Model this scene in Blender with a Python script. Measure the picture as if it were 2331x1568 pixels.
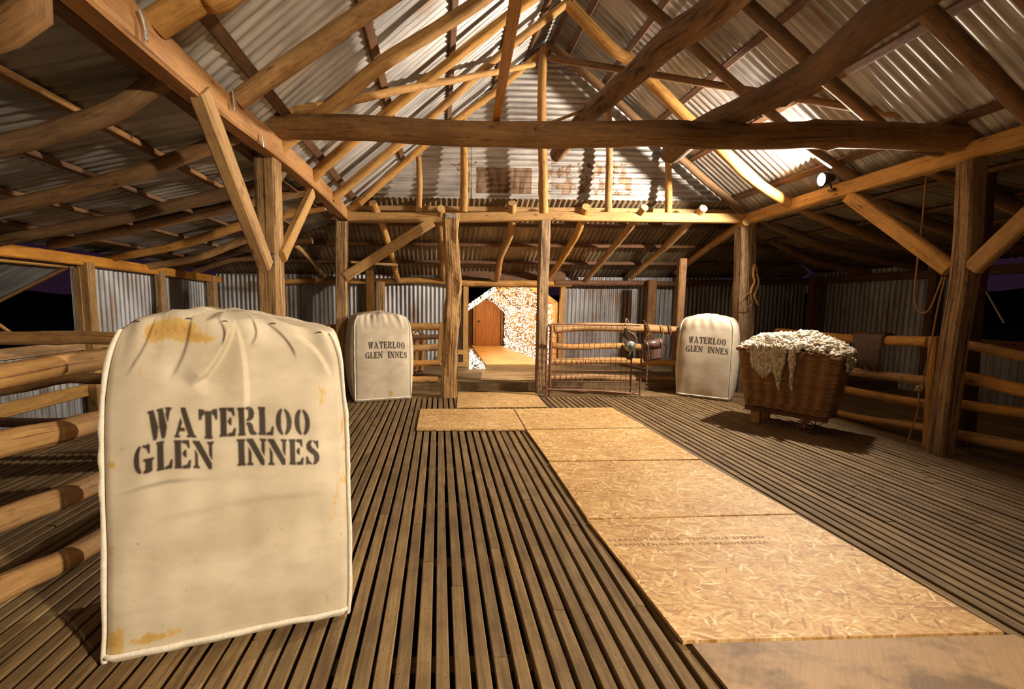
import bpy, bmesh, math, random
import numpy as np
from mathutils import Vector, Matrix, noise as mnoise

for o in list(bpy.data.objects):
    bpy.data.objects.remove(o, do_unlink=True)
SC = bpy.context.scene
COL = SC.collection

# ------------------------------------------------------------------ camera
F = 966.; PX = 1035.; PY = 784.; H = 1.24; ROL = .004
YAW = math.atan((PX-1000)/F); PIT = math.atan((784-690)/F)
FWD = Vector((math.sin(YAW)*math.cos(PIT), math.cos(YAW)*math.cos(PIT), -math.sin(PIT)))
RGT0 = Vector((math.cos(YAW), -math.sin(YAW), 0)); UP0 = RGT0.cross(FWD)
RGT = RGT0*math.cos(ROL)+UP0*math.sin(ROL); UPV = UP0*math.cos(ROL)-RGT0*math.sin(ROL)
EYE = Vector((0, 0, H))
cd = bpy.data.cameras.new('camera'); cam = bpy.data.objects.new('camera', cd); COL.objects.link(cam)
cd.sensor_fit = 'HORIZONTAL'; cd.sensor_width = 36.; cd.lens = 36.*F/2331.
cd.shift_x = (1165.5-PX)/2331.; cd.shift_y = 0
cd.clip_start = .02; cd.clip_end = 500
m = Matrix((RGT, UPV, -FWD)).transposed().to_4x4(); m.translation = EYE
cam.matrix_world = m
SC.camera = cam

def at(x, y, X=None, Y=None, Z=None):
    """the point of the place seen at pixel x, y, on the plane X=, Y= or Z= given"""
    d = RGT*((x-PX)/F)-UPV*((y-PY)/F)+FWD
    t = X/d.x if X is not None else Y/d.y if Y is not None else (Z-H)/d.z
    return EYE+d*t

# ------------------------------------------------------------------ world, lights, exposure
SC.view_settings.view_transform = 'Standard'; SC.view_settings.look = 'None'
SC.view_settings.gamma = 1; SC.view_settings.use_curve_mapping = False
SC.view_settings.exposure = 0.0
W = bpy.data.worlds.new('night_sky'); SC.world = W; W.use_nodes = True
wn = W.node_tree.nodes; wl = W.node_tree.links
wbg = wn['Background']; wbg.inputs[1].default_value = 1.0
tc = wn.new('ShaderNodeTexCoord'); sx = wn.new('ShaderNodeSeparateXYZ'); wr = wn.new('ShaderNodeValToRGB')
wl.new(tc.outputs['Generated'], sx.inputs[0]); wl.new(sx.outputs[2], wr.inputs[0]); wl.new(wr.outputs[0], wbg.inputs[0])
wr.color_ramp.elements[0].color = (.016, .006, .015, 1); wr.color_ramp.elements[1].color = (.006, .005, .010, 1)
wr.color_ramp.elements[1].position = .5

def area(name, loc, aim, size, power, col, spread=180):
    l = bpy.data.lights.new(name, 'AREA'); l.shape = 'DISK'; l.size = size; l.energy = power; l.color = col
    l.spread = math.radians(spread)
    o = bpy.data.objects.new(name, l); COL.objects.link(o); o.location = loc
    o.rotation_euler = Vector(aim).to_track_quat('-Z', 'Y').to_euler(); return o
def point(name, loc, r, power, col):
    l = bpy.data.lights.new(name, 'POINT'); l.shadow_soft_size = r; l.energy = power; l.color = col
    o = bpy.data.objects.new(name, l); COL.objects.link(o); o.location = loc; return o
L1 = Vector((4.02, 4.47, 2.55)); L1AIM = Vector((-1, .12, -.15))
L2 = Vector((2.7, -1.15, 2.30)); L2AIM = Vector((-1.2, .80, -.68))
area('flood_light_beam', L1+L1AIM.normalized()*.03, L1AIM, .10, 305, (1, .85, .68))
area('near_flood_light_beam', L2+L2AIM.normalized()*.03, L2AIM, .16, 98, (1, .80, .56), 108)
for i, (x, y, z) in enumerate([(1.5, 8.3, 1.25), (1.5, 10.2, 1.15), (1.6, 12.4, 1.05)]):
    point('fairy_glow', (x, y, z), .12, (30, 28, 25)[i], (1, .62, .24))

# ------------------------------------------------------------------ materials
def mat(name):
    m = bpy.data.materials.new(name); m.use_nodes = True
    nt = m.node_tree; return m, nt.nodes, nt.links, nt.nodes['Principled BSDF']
def ramp(N, stops):
    r = N.new('ShaderNodeValToRGB'); e = r.color_ramp.elements
    while len(e) < len(stops): e.new(.5)
    for i, (p, c) in enumerate(stops): e[i].position = p; e[i].color = (*c, 1)
    return r
def nz(N, L, vec, scale, detail=4, rough=.55, dist=0):
    n = N.new('ShaderNodeTexNoise'); n.inputs['Scale'].default_value = scale; n.inputs['Detail'].default_value = detail
    n.inputs['Roughness'].default_value = rough; n.inputs['Distortion'].default_value = dist
    L.new(vec, n.inputs['Vector']); return n.outputs['Fac']
def mapp(N, L, vec, s, rot=(0, 0, 0), loc=(0, 0, 0)):
    m = N.new('ShaderNodeMapping'); m.inputs['Scale'].default_value = s; m.inputs['Rotation'].default_value = rot
    m.inputs['Location'].default_value = loc; L.new(vec, m.inputs['Vector']); return m.outputs[0]
def mix(N, L, f, a, b, mode='MIX'):
    m = N.new('ShaderNodeMix'); m.data_type = 'RGBA'; m.blend_type = mode
    for v, i in ((f, 0), (a, 6), (b, 7)):
        if isinstance(v, (int, float)): m.inputs[i].default_value = v
        elif isinstance(v, tuple): m.inputs[i].default_value = (*v, 1)
        else: L.new(v, m.inputs[i])
    return m.outputs[2]
def mth(N, L, op, a, b=0., c=0.):
    m = N.new('ShaderNodeMath'); m.operation = op
    for i, v in enumerate((a, b, c)):
        if isinstance(v, (int, float)): m.inputs[i].default_value = v
        else: L.new(v, m.inputs[i])
    return m.outputs[0]
def bump(N, L, P, h, strength=.4, dist=.01):
    b = N.new('ShaderNodeBump'); b.inputs['Strength'].default_value = strength; b.inputs['Distance'].default_value = dist
    L.new(h, b.inputs['Height']); L.new(b.outputs[0], P.inputs['Normal'])
def attr(N, name, kind='Vector'):
    a = N.new('ShaderNodeAttribute'); a.attribute_name = name; return a.outputs[kind]

def wood(name, dark, light, k=26, stretch=.07, bstr=.5, rough=.75, stain=None, lo=.36, hi=.66, ck=.30):
    m, N, L, P = mat(name); v = attr(N, 'gr')
    g = nz(N, L, mapp(N, L, v, (k*1.7, k*1.7, k*stretch*1.5)), 1, 7, .68, .8)
    iso = nz(N, L, mapp(N, L, v, (k*1.2, k*1.2, k*.5)), 1, 8, .7)
    gm = mth(N, L, 'ADD', mth(N, L, 'MULTIPLY', g, .6), mth(N, L, 'MULTIPLY', iso, .4))
    mid = tuple((a+b)/2 for a, b in zip(dark, light))
    c = ramp(N, [(lo, dark), (lo+.1, mid), (hi+.02, light)]); L.new(gm, c.inputs[0])
    big = nz(N, L, mapp(N, L, v, (5, 5, 2.2)), 1, 5, .6)
    r2 = ramp(N, [(.30, (.50, .44, .38)), (.58, (1, 1, 1))]); L.new(big, r2.inputs[0])
    col = mix(N, L, .7, c.outputs[0], r2.outputs[0], 'MULTIPLY')
    crack = nz(N, L, mapp(N, L, v, (k*2.6, k*2.6, k*stretch*.7)), 1, 3, .6, .4)
    cr = ramp(N, [(ck, (.22, .15, .10)), (ck+.08, (1, 1, 1))]); L.new(crack, cr.inputs[0])
    col = mix(N, L, .8, col, cr.outputs[0], 'MULTIPLY')
    kn = N.new('ShaderNodeTexVoronoi'); kn.inputs['Scale'].default_value = 1; L.new(mapp(N, L, v, (9, 9, 3.2)), kn.inputs['Vector'])
    kr = ramp(N, [(.05, (.28, .16, .09)), (.13, (1, 1, 1))]); L.new(kn.outputs['Distance'], kr.inputs[0])
    col = mix(N, L, .85, col, kr.outputs[0], 'MULTIPLY')
    oi = N.new('ShaderNodeObjectInfo')
    hs = N.new('ShaderNodeHueSaturation'); L.new(col, hs.inputs['Color'])
    L.new(mth(N, L, 'MULTIPLY_ADD', oi.outputs['Random'], .35, .95), hs.inputs['Value'])
    L.new(mth(N, L, 'MULTIPLY_ADD', oi.outputs['Random'], .2, .86), hs.inputs['Saturation'])
    L.new(hs.outputs[0], P.inputs['Base Color']); P.inputs['Roughness'].default_value = rough
    hh = mth(N, L, 'ADD', gm, mth(N, L, 'MULTIPLY', crack, .8))
    bump(N, L, P, hh, bstr, .007); return m
M = {}
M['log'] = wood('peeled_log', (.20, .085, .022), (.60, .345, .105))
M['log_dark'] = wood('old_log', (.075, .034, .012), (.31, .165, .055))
M['sawn'] = wood('sawn_timber', (.24, .12, .035), (.58, .355, .125), 40, .04, .3)
M['orange'] = wood('new_orange_timber', (.30, .12, .02), (.60, .29, .065), 34, .05, .2, .55)
M['rough'] = wood('weathered_split_timber', (.09, .045, .018), (.60, .37, .15), 26, .07, 1.3, .85, ck=.40)
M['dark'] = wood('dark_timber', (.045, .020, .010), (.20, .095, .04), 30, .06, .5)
M['grey'] = wood('grey_boards', (.14, .09, .045), (.34, .235, .125), 34, .05, .4)
M['bark'] = wood('bark_log', (.07, .03, .014), (.46, .25, .10), 20, .22, 1.6, .9, ck=.38)

def slat_mat():
    m, N, L, P = mat('worn_battens'); v = attr(N, 'gr'); t = attr(N, 'tone', 'Fac')
    g = nz(N, L, mapp(N, L, v, (60, 60, 3.5)), 1, 5, .6)
    c = ramp(N, [(.3, (.125, .078, .032)), (.7, (.27, .18, .082))]); L.new(g, c.inputs[0])
    d = nz(N, L, mapp(N, L, v, (5, 5, 5)), 1, 5, .65)
    dr = ramp(N, [(.35, (.55, .5, .42)), (.6, (1, 1, 1))]); L.new(d, dr.inputs[0])
    col = mix(N, L, .8, c.outputs[0], dr.outputs[0], 'MULTIPLY')
    tt = mth(N, L, 'MULTIPLY_ADD', t, .4, .8)
    hs = N.new('ShaderNodeHueSaturation'); L.new(col, hs.inputs['Color']); L.new(tt, hs.inputs['Value'])
    sp = N.new('ShaderNodeTexVoronoi'); sp.inputs['Scale'].default_value = 55; L.new(v, sp.inputs['Vector'])
    sm = mth(N, L, 'LESS_THAN', sp.outputs['Distance'], .13)
    sm2 = mth(N, L, 'MULTIPLY', sm, mth(N, L, 'GREATER_THAN', d, .52))
    col = mix(N, L, sm2, hs.outputs[0], (.05, .025, .01))
    L.new(col, P.inputs['Base Color']); P.inputs['Roughness'].default_value = .8
    bump(N, L, P, g, .35, .004); return m
M['slat'] = slat_mat()

def osb_mat(name, warm=1.0):
    m, N, L, P = mat(name); v = attr(N, 'gr')
    wv = N.new('ShaderNodeTexNoise'); wv.inputs['Scale'].default_value = 9; L.new(v, wv.inputs['Vector'])
    ad = N.new('ShaderNodeVectorMath'); ad.operation = 'MULTIPLY_ADD'; L.new(wv.outputs['Color'], ad.inputs[0])
    ad.inputs[1].default_value = (.03, .03, 0); L.new(v, ad.inputs[2]); vv = ad.outputs[0]
    base = nz(N, L, mapp(N, L, vv, (14, 110, 1)), 1, 6, .7)
    r0 = ramp(N, [(.30, (.26, .12, .035)), (.42, (.52, .30, .105)), (.58, (.68, .44, .18)), (.75, (.80, .58, .30))]); L.new(base, r0.inputs[0])
    col = r0.outputs[0]; hs_ = base
    for i, (rot, sc, th) in enumerate([(0, (11, 85), .45), (.30, (12, 80), .62), (-.38, (12, 85), .62), (.8, (14, 85), .74), (-.95, (14, 80), .76), (1.45, (15, 80), .82), (.1, (9, 60), .86)]):
        vo = N.new('ShaderNodeTexVoronoi'); vo.inputs['Scale'].default_value = 1; vo.voronoi_dimensions = '2D'
        mv = mapp(N, L, vv, (1, 1, 1), (0, 0, rot), (i*7.3, i*3.1, 0)); L.new(mapp(N, L, mv, (*sc, 1)), vo.inputs['Vector'])
        sep = N.new('ShaderNodeSeparateColor'); L.new(vo.outputs['Color'], sep.inputs[0])
        r = ramp(N, [(0, (.36, .18, .055)), (.22, (.56, .33, .12)), (.65, (.70, .46, .19)), (.86, (.80, .58, .29)), (1, (.93, .77, .50))]); L.new(sep.outputs[0], r.inputs[0])
        inner = mth(N, L, 'LESS_THAN', vo.outputs['Distance'], .52)
        msk = mth(N, L, 'MULTIPLY', mth(N, L, 'GREATER_THAN', sep.outputs[2], th), inner)
        col = mix(N, L, mth(N, L, 'MULTIPLY', msk, .88), col, r.outputs[0])
        hs_ = mth(N, L, 'ADD', hs_, mth(N, L, 'MULTIPLY', msk, sep.outputs[1]))
    fine = nz(N, L, mapp(N, L, v, (40, 260, 1)), 1, 3)
    fr = ramp(N, [(.35, (.66, .58, .48)), (.55, (1, 1, 1))]); L.new(fine, fr.inputs[0])
    col = mix(N, L, .7, col, fr.outputs[0], 'MULTIPLY')
    dirt = nz(N, L, v, 2.2, 5, .6)
    dr = ramp(N, [(.38, (.78, .72, .62)), (.6, (1, 1, 1))]); L.new(dirt, dr.inputs[0])
    col = mix(N, L, .6, col, dr.outputs[0], 'MULTIPLY')
    oi = N.new('ShaderNodeObjectInfo'); hs = N.new('ShaderNodeHueSaturation'); L.new(col, hs.inputs['Color'])
    L.new(mth(N, L, 'MULTIPLY_ADD', oi.outputs['Random'], .16, .92*warm), hs.inputs['Value'])
    L.new(hs.outputs[0], P.inputs['Base Color']); P.inputs['Roughness'].default_value = .6
    bump(N, L, P, hs_, .3, .002); return m
M['osb'] = osb_mat('strand_board')
M['osb_dirty'] = osb_mat('dirty_strand_board', .8)

def ply_mat():
    m, N, L, P = mat('stained_plywood'); v = attr(N, 'gr')
    g = nz(N, L, mapp(N, L, mapp(N, L, v, (1, 1, 1), (0, 0, .75)), (90, 5, 1)), 1, 7, .7)
    c = ramp(N, [(.25, (.27, .165, .075)), (.75, (.42, .265, .125))]); L.new(g, c.inputs[0])
    d = nz(N, L, mapp(N, L, v, (2.0, 3.2, 1)), 1, 5, .62)
    dr = ramp(N, [(.40, (.30, .27, .24)), (.50, (1, 1, 1))]); L.new(d, dr.inputs[0])
    col = mix(N, L, .8, c.outputs[0], dr.outputs[0], 'MULTIPLY')
    L.new(col, P.inputs['Base Color']); P.inputs['Roughness'].default_value = .6; return m
M['ply'] = ply_mat()

def iron_mat(name, base, rust, rustlo, metallic=.45, rough=.42, patch=None):
    m, N, L, P = mat(name); v = attr(N, 'gr'); t = attr(N, 'tone', 'Fac')
    streak = nz(N, L, mapp(N, L, v, (30, 30, 1.2)), 1, 4, .6)
    blot = nz(N, L, mapp(N, L, v, (2.2, 2.2, 1.1)), 1, 5, .62)
    s = mth(N, L, 'ADD', mth(N, L, 'MULTIPLY', streak, .45), mth(N, L, 'MULTIPLY', blot, .55))
    r = ramp(N, [(rustlo, rust), (rustlo+.09, tuple(.62*b+.0 for b in base)), (rustlo+.2, base), (.85, tuple(min(1, b*1.18) for b in base))]); L.new(s, r.inputs[0])
    hs = N.new('ShaderNodeHueSaturation'); L.new(r.outputs[0], hs.inputs['Color'])
    L.new(mth(N, L, 'MULTIPLY_ADD', t, .42, .74), hs.inputs['Value']); col = hs.outputs[0]
    hgt = s
    if patch:
        pa = attr(N, 'patch', 'Fac'); pn = nz(N, L, mapp(N, L, v, (7, 7, 7)), 1, 5, .6, .4)
        pm = mth(N, L, 'MULTIPLY', mth(N, L, 'GREATER_THAN', mth(N, L, 'ADD', pa, mth(N, L, 'MULTIPLY', pn, .9)), 1.12), mth(N, L, 'GREATER_THAN', pa, .01))
        pc = ramp(N, [(.35, (.16, .085, .045)), (.6, (.38, .27, .19))]); L.new(nz(N, L, mapp(N, L, v, (3, 3, 14)), 1, 4), pc.inputs[0])
        col = mix(N, L, pm, col, pc.outputs[0])
    L.new(col, P.inputs['Base Color']); P.inputs['Metallic'].default_value = metallic
    L.new(mth(N, L, 'MULTIPLY_ADD', s, .5, rough-.15), P.inputs['Roughness'])
    bump(N, L, P, hgt, .12, .004); return m
M['zinc'] = iron_mat('galvanised_iron', (.58, .57, .56), (.30, .20, .12), .36)
M['zinc_wall'] = iron_mat('galvanised_wall_iron', (.50, .51, .54), (.24, .15, .09), .385)
M['zinc_gable'] = iron_mat('gable_iron', (.60, .58, .56), (.34, .22, .13), .33, patch=True)
M['zinc_lean'] = iron_mat('brown_stained_iron', (.44, .35, .24), (.20, .13, .07), .38)

def simple(name, col, rough=.6, metal=0., k=0, var=.3, bstr=.3, space='gr'):
    m, N, L, P = mat(name)
    if k:
        g = nz(N, L, mapp(N, L, attr(N, space), (k, k, k)), 1, 5)
        r = ramp(N, [(.3, tuple(c*(1-var) for c in col)), (.7, tuple(min(1, c*(1+var)) for c in col))]); L.new(g, r.inputs[0])
        L.new(r.outputs[0], P.inputs['Base Color']); bump(N, L, P, g, bstr, .003)
    else: P.inputs['Base Color'].default_value = (*col, 1)
    P.inputs['Roughness'].default_value = rough; P.inputs['Metallic'].default_value = metal; return m
M['rust'] = simple('rusty_steel', (.26, .13, .085), .6, .5, 60, .5)
M['steel'] = simple('grey_steel', (.42, .40, .38), .35, .9, 40, .3)
M['galv'] = simple('galvanised_fitting', (.5, .48, .45), .4, .7, 50, .3)
M['leather'] = simple('brown_leather', (.105, .058, .048), .34, 0, 26, .45, .35)
M['leather_dark'] = simple('dark_leather', (.075, .04, .028), .45, 0, 30, .4)
M['leather_tan'] = simple('tan_strap_leather', (.25, .14, .07), .5, 0, 40, .3)
M['rope'] = simple('jute_rope', (.33, .19, .085), .9, 0, 120, .4, 1.)
M['rag'] = simple('grey_green_felt', (.23, .20, .13), .9, 0, 30, .3)
M['earth'] = simple('dark_ground', (.03, .022, .015), 1, 0, 3, .4)
M['hill'] = simple('night_bush', (.01, .012, .008), 1)
M['endgrain'] = simple('cut_log_end', (.62, .40, .17), .8, 0, 30, .25)
M['black'] = simple('black_metal', (.02, .018, .016), .4, .3)
M['door'] = wood('orange_painted_boards', (.36, .12, .012), (.58, .23, .03), 12, .05, .1, .45, None, .3, .7)
M['white_panel'] = simple('white_lining', (.62, .58, .52), .7, 0, 6, .1)
M['inkmark'] = simple('faded_board_print', (.33, .20, .11), .8)
M['lens'] = None
def emis(name, col, s):
    m, N, L, P = mat(name); P.inputs['Base Color'].default_value = (*col, 1)
    P.inputs['Emission Color'].default_value = (*col, 1); P.inputs['Emission Strength'].default_value = s
    return m
M['lens'] = emis('lit_lamp_lens', (1, .86, .66), 60)
M['bulb'] = emis('lit_fairy_bulb', (1, .80, .52), 22)
M['bulb'].cycles.emission_sampling = 'NONE'

def bale_mat():
    m, N, L, P = mat('woolpack_nylon'); v = attr(N, 'gr'); ink = attr(N, 'ink', 'Fac'); st = attr(N, 'stain', 'Fac')
    n1 = nz(N, L, mapp(N, L, v, (5, 5, 5)), 1, 4, .5)
    c = ramp(N, [(.3, (.60, .525, .40)), (.7, (.75, .675, .54))]); L.new(n1, c.inputs[0])
    n2 = nz(N, L, mapp(N, L, v, (16, 16, 9)), 1, 6, .7, .5)
    ys = mth(N, L, 'ADD', n2, mth(N, L, 'MULTIPLY', st, .32))
    ym = ramp(N, [(.635, (0, 0, 0)), (.72, (1, 1, 1))]); L.new(ys, ym.inputs[0])
    yc = ramp(N, [(.66, (.66, .45, .13)), (.88, (.55, .31, .05)), (1.0, (.22, .08, .02))]); L.new(ys, yc.inputs[0])
    col = mix(N, L, mth(N, L, 'MULTIPLY', ym.outputs[0], .85), c.outputs[0], yc.outputs[0])
    n3 = nz(N, L, mapp(N, L, v, (42, 42, 30)), 1, 4, .7)
    br = ramp(N, [(.69, (0, 0, 0)), (.72, (1, 1, 1))]); L.new(n3, br.inputs[0])
    col = mix(N, L, mth(N, L, 'MULTIPLY', br.outputs[0], .6), col, (.24, .10, .03))
    drty = nz(N, L, mapp(N, L, v, (3, 3, 6)), 1, 5, .6)
    dr = ramp(N, [(.42, (.84, .82, .78)), (.56, (1, 1, 1))]); L.new(drty, dr.inputs[0])
    col = mix(N, L, .7, col, dr.outputs[0], 'MULTIPLY')
    col = mix(N, L, ink, col, (.022, .013, .010))
    L.new(col, P.inputs['Base Color']); P.inputs['Roughness'].default_value = .55
    w = N.new('ShaderNodeTexWave'); w.inputs['Scale'].default_value = 160; w.bands_direction = 'Z'; L.new(v, w.inputs['Vector'])
    hh = mth(N, L, 'ADD', mth(N, L, 'MULTIPLY', w.outputs['Fac'], .12), mth(N, L, 'ADD', n1, mth(N, L, 'MULTIPLY', drty, .6)))
    bump(N, L, P, hh, .35, .01); return m
M['bale'] = bale_mat()
M['piping'] = simple('pale_seam_tape', (.80, .76, .66), .6, 0, 60, .12)
def wool_mat():
    m, N, L, P = mat('greasy_fleece'); v = attr(N, 'gr'); t = attr(N, 'tone', 'Fac')
    r = ramp(N, [(0, (.50, .37, .20)), (.35, (.80, .72, .56)), (1, (.95, .92, .84))]); L.new(t, r.inputs[0])
    g = nz(N, L, v, 140, 4, .7)
    gr = ramp(N, [(.3, (.7, .64, .55)), (.6, (1, 1, 1))]); L.new(g, gr.inputs[0])
    L.new(mix(N, L, .8, r.outputs[0], gr.outputs[0], 'MULTIPLY'), P.inputs['Base Color'])
    P.inputs['Roughness'].default_value = .95; bump(N, L, P, g, 1., .006)
    return m
M['wool'] = wool_mat()
def wicker_mat():
    m, N, L, P = mat('cane_wicker'); v = attr(N, 'gr')
    g = nz(N, L, mapp(N, L, v, (25, 25, 110)), 1, 4)
    r = ramp(N, [(.3, (.29, .15, .05)), (.7, (.64, .39, .16))]); L.new(g, r.inputs[0])
    b = nz(N, L, mapp(N, L, v, (3, 3, 3)), 1, 4); br = ramp(N, [(.35, (.6, .5, .42)), (.6, (1, 1, 1))]); L.new(b, br.inputs[0])
    col = mix(N, L, .7, r.outputs[0], br.outputs[0], 'MULTIPLY')
    tr = ramp(N, [(0, (.42, .34, .28)), (.8, (1.0, .95, .85))]); L.new(attr(N, 'tone', 'Fac'), tr.inputs[0])  # darkens the cane by the painted recess shade
    L.new(mix(N, L, 1., col, tr.outputs[0], 'MULTIPLY'), P.inputs['Base Color']); P.inputs['Roughness'].default_value = .5
    return m
M['wicker'] = wicker_mat()

# ------------------------------------------------------------------ mesh helpers
def tag(o, label=None, cat=None, group=None, kind=None):
    if label: o['label'] = label
    if cat: o['category'] = cat
    if group: o['group'] = group
    if kind: o['kind'] = kind
    return o
class MB:
    def __init__(s): s.v = []; s.f = []; s.g = []; s.t = []; s.sm = []; s.extra = {}; s.n = 0; s.mi = []
    def add(s, v, f, g=None, t=0., smooth=False, mi=0, **extra):
        v = np.asarray(v, float).reshape(-1, 3); n = s.n
        s.v.append(v); s.g.append(np.asarray(g, float).reshape(-1, 3) if g is not None else v)
        s.t.append(np.full(len(v), t) if np.isscalar(t) else np.asarray(t, float))
        for k in set(list(extra)+list(s.extra)):
            s.extra.setdefault(k, [np.zeros(n)] if n else [])
            s.extra[k].append(np.asarray(extra[k], float) if k in extra else np.zeros(len(v)))
        s.f += [tuple(i+n for i in q) for q in f]; s.sm += [smooth]*len(f); s.mi += [mi]*len(f); s.n += len(v)
    def build(s, name, mt, parent=None, origin=None):
        V = np.concatenate(s.v)
        if origin is None:
            if parent is None:
                lo, hi = V.min(0), V.max(0); origin = Vector(((lo[0]+hi[0])/2, (lo[1]+hi[1])/2, lo[2]))
            else: origin = Vector((0, 0, 0))
        me = bpy.data.meshes.new(name); me.from_pydata((V-np.array(origin)).tolist(), [], s.f)
        a = me.attributes.new('gr', 'FLOAT_VECTOR', 'POINT'); a.data.foreach_set('vector', np.concatenate(s.g).ravel().astype(np.float32))
        a = me.attributes.new('tone', 'FLOAT', 'POINT'); a.data.foreach_set('value', np.concatenate(s.t).astype(np.float32))
        for k, e in s.extra.items():
            a = me.attributes.new(k, 'FLOAT', 'POINT'); a.data.foreach_set('value', np.concatenate(e).astype(np.float32))
        me.polygons.foreach_set('use_smooth', s.sm)
        for x in (mt if isinstance(mt, (list, tuple)) else [mt]): me.materials.append(x)
        me.polygons.foreach_set('material_index', s.mi)
        me.update()
        o = bpy.data.objects.new(name, me); COL.objects.link(o); o.location = origin
        if parent is not None: o.parent = parent
        return o
def empty(name, loc, rz=0., parent=None):
    o = bpy.data.objects.new(name, None); COL.objects.link(o); o.location = loc; o.rotation_euler = (0, 0, rz); o.empty_display_size = .1
    if parent: o.parent = parent
    return o
def box(mb, c, s, R=None, t=0.):
    """box, grain along its longest side"""
    c = Vector(c); ax = [i for i in sorted(range(3), key=lambda i: s[i])]
    vs = []; gs = []; off = random.random()*50
    for i in range(8):
        p = Vector(((i & 1)-.5, (i >> 1 & 1)-.5, (i >> 2 & 1)-.5)); p = Vector((p.x*s[0], p.y*s[1], p.z*s[2]))
        gs.append((p[ax[0]]+off, p[ax[1]]+off, p[ax[2]]+off)); vs.append(c+(R@p if R else p))
    mb.add([tuple(v) for v in vs], [(0, 2, 3, 1), (4, 5, 7, 6), (0, 1, 5, 4), (2, 6, 7, 3), (0, 4, 6, 2), (1, 3, 7, 5)], gs, t)
def spline(pts, step=.07):
    pts = [Vector(p) for p in pts]; out = []
    if len(pts) == 2:
        n = max(2, int((pts[1]-pts[0]).length/step)); return [pts[0].lerp(pts[1], i/n) for i in range(n+1)]
    P = [pts[0]*2-pts[1]]+pts+[pts[-1]*2-pts[-2]]
    for i in range(1, len(P)-2):
        a, b, c, d = P[i-1:i+3]; n = max(2, int((c-b).length/step))
        for k in range(n):
            t = k/n; out.append(.5*((2*b)+(c-a)*t+(2*a-5*b+4*c-d)*t*t+(3*b-a-3*c+d)*t**3))
    out.append(pts[-1]); return out
def sweep(mb, path, sec, scale=None, up=(0, 0, 1), wob=0., seed=0, smooth=True, endmi=0, closed_sec=True, caps=True, t=0., rockd=0., knots=0.):
    """sweep section points (2D, list) along path; section x = side, y = up"""
    path = [Vector(p) for p in path]; n = len(path); k = len(sec); vs = []; gs = []; L = 0.; up = Vector(up)
    rs = random.Random(seed); ko = rs.random()*90
    kn = [(rs.random(), rs.random()*6.28, rs.uniform(.5, 1)) for _ in range(int(knots))]
    tot = sum((path[i+1]-path[i]).length for i in range(n-1))
    prev = None
    for i, p in enumerate(path):
        d = (path[min(i+1, n-1)]-path[max(i-1, 0)]).normalized()
        if i: L += (path[i]-path[i-1]).length
        u = up
        if prev is not None: u = prev
        if abs(d.dot(u)) > .98 and prev is None: u = Vector((0, 1, 0))
        side = d.cross(u).normalized(); uu = side.cross(d).normalized(); prev = uu
        s = scale[i] if scale is not None else 1.
        for j, (a, b) in enumerate(sec):
            r = 1.
            if wob:
                q = Vector((a*6/(abs(a)+abs(b)+1e-6)*.25+ko, b*6/(abs(a)+abs(b)+1e-6)*.25, L*2.2+ko))
                r += wob*mnoise.noise(q)+wob*.5*mnoise.noise(q*3.1)
            if rockd: r += rockd*mnoise.noise(Vector((a*60+ko, b*60, L*3+ko)))
            for (kt, ka, ks) in kn:
                dl = (L-kt*tot)/.045; da = math.atan2(b, a)-ka; da = (da+math.pi) % (2*math.pi)-math.pi
                e = dl*dl+(da/.5)**2
                if e < 6: r += ks*.28*math.exp(-e)
            vs.append(tuple(p+side*(a*s*r)+uu*(b*s*r))); gs.append((a*s+ko, b*s+ko, L+ko))
    f = []
    for i in range(n-1):
        for j in range(k if closed_sec else k-1):
            f.append((i*k+j, i*k+(j+1) % k, (i+1)*k+(j+1) % k, (i+1)*k+j))
    mb.add(vs, f, gs, t, smooth)
    if caps:
        for e, base in ((0, 0), (1, (n-1)*k)):
            idx = list(range(base, base+k)); m0 = mb.n-len(vs)
            cv = [vs[q] for q in idx]; cg = [gs[q] for q in idx]
            mb.add(cv, [tuple(range(k))[::-1] if not e else tuple(range(k))], cg, t, False, endmi)
def circ(r, n=14): return [(r*math.cos(2*math.pi*i/n), r*math.sin(2*math.pi*i/n)) for i in range(n)]
def rrect(w, h, c=.012):
    w /= 2; h /= 2; c = min(c, w*.4, h*.4)
    return [(w-c, -h), (w, -h+c), (w, 0), (w, h-c), (w-c, h), (0, h), (-w+c, h), (-w, h-c), (-w, 0), (-w, -h+c), (-w+c, -h), (0, -h)]
SEED = [10]
def log(name, pts, r0, r1=None, mt='log', wob=.10, parent=None, knots=3, end=True, n=14, rings=None):
    SEED[0] += 1; pa = spline(pts); r1 = r0 if r1 is None else r1; N_ = len(pa)
    rs = random.Random(SEED[0])
    # slow sideways wander of a natural pole
    q = rs.random()*50; out = []
    for i, p in enumerate(pa):
        e = math.sin(math.pi*i/(N_-1)); s = i*.07
        out.append(p+Vector((mnoise.noise(Vector((s*.9+q, 0, 0))), mnoise.noise(Vector((0, s*.9+q, 3))), mnoise.noise(Vector((5, 0, s*.9+q)))))*r0*.45*e)
    mb = MB(); sweep(mb, out, circ(1, n), [r0+(r1-r0)*i/(N_-1) for i in range(N_)], wob=wob, seed=SEED[0], endmi=1, knots=knots)
    return mb.build(name, [M[mt], M['endgrain'] if end else M[mt]], parent)
def beam(name, pts, w, h, mt='sawn', up=(0, 0, 1), wob=.02, parent=None, step=.12, chamf=.012, rock=0.):
    SEED[0] += 1; pa = spline(pts, step); mb = MB()
    sweep(mb, pa, rrect(w, h, chamf), up=up, wob=wob, seed=SEED[0], smooth=False, rockd=rock)
    return mb.build(name, M[mt], parent)
def tube(name, pts, r, mt, parent=None, step=.02, n=8):
    mb = MB(); sweep(mb, spline(pts, step), circ(r, n)); return mb.build(name, M[mt], parent)
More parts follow.
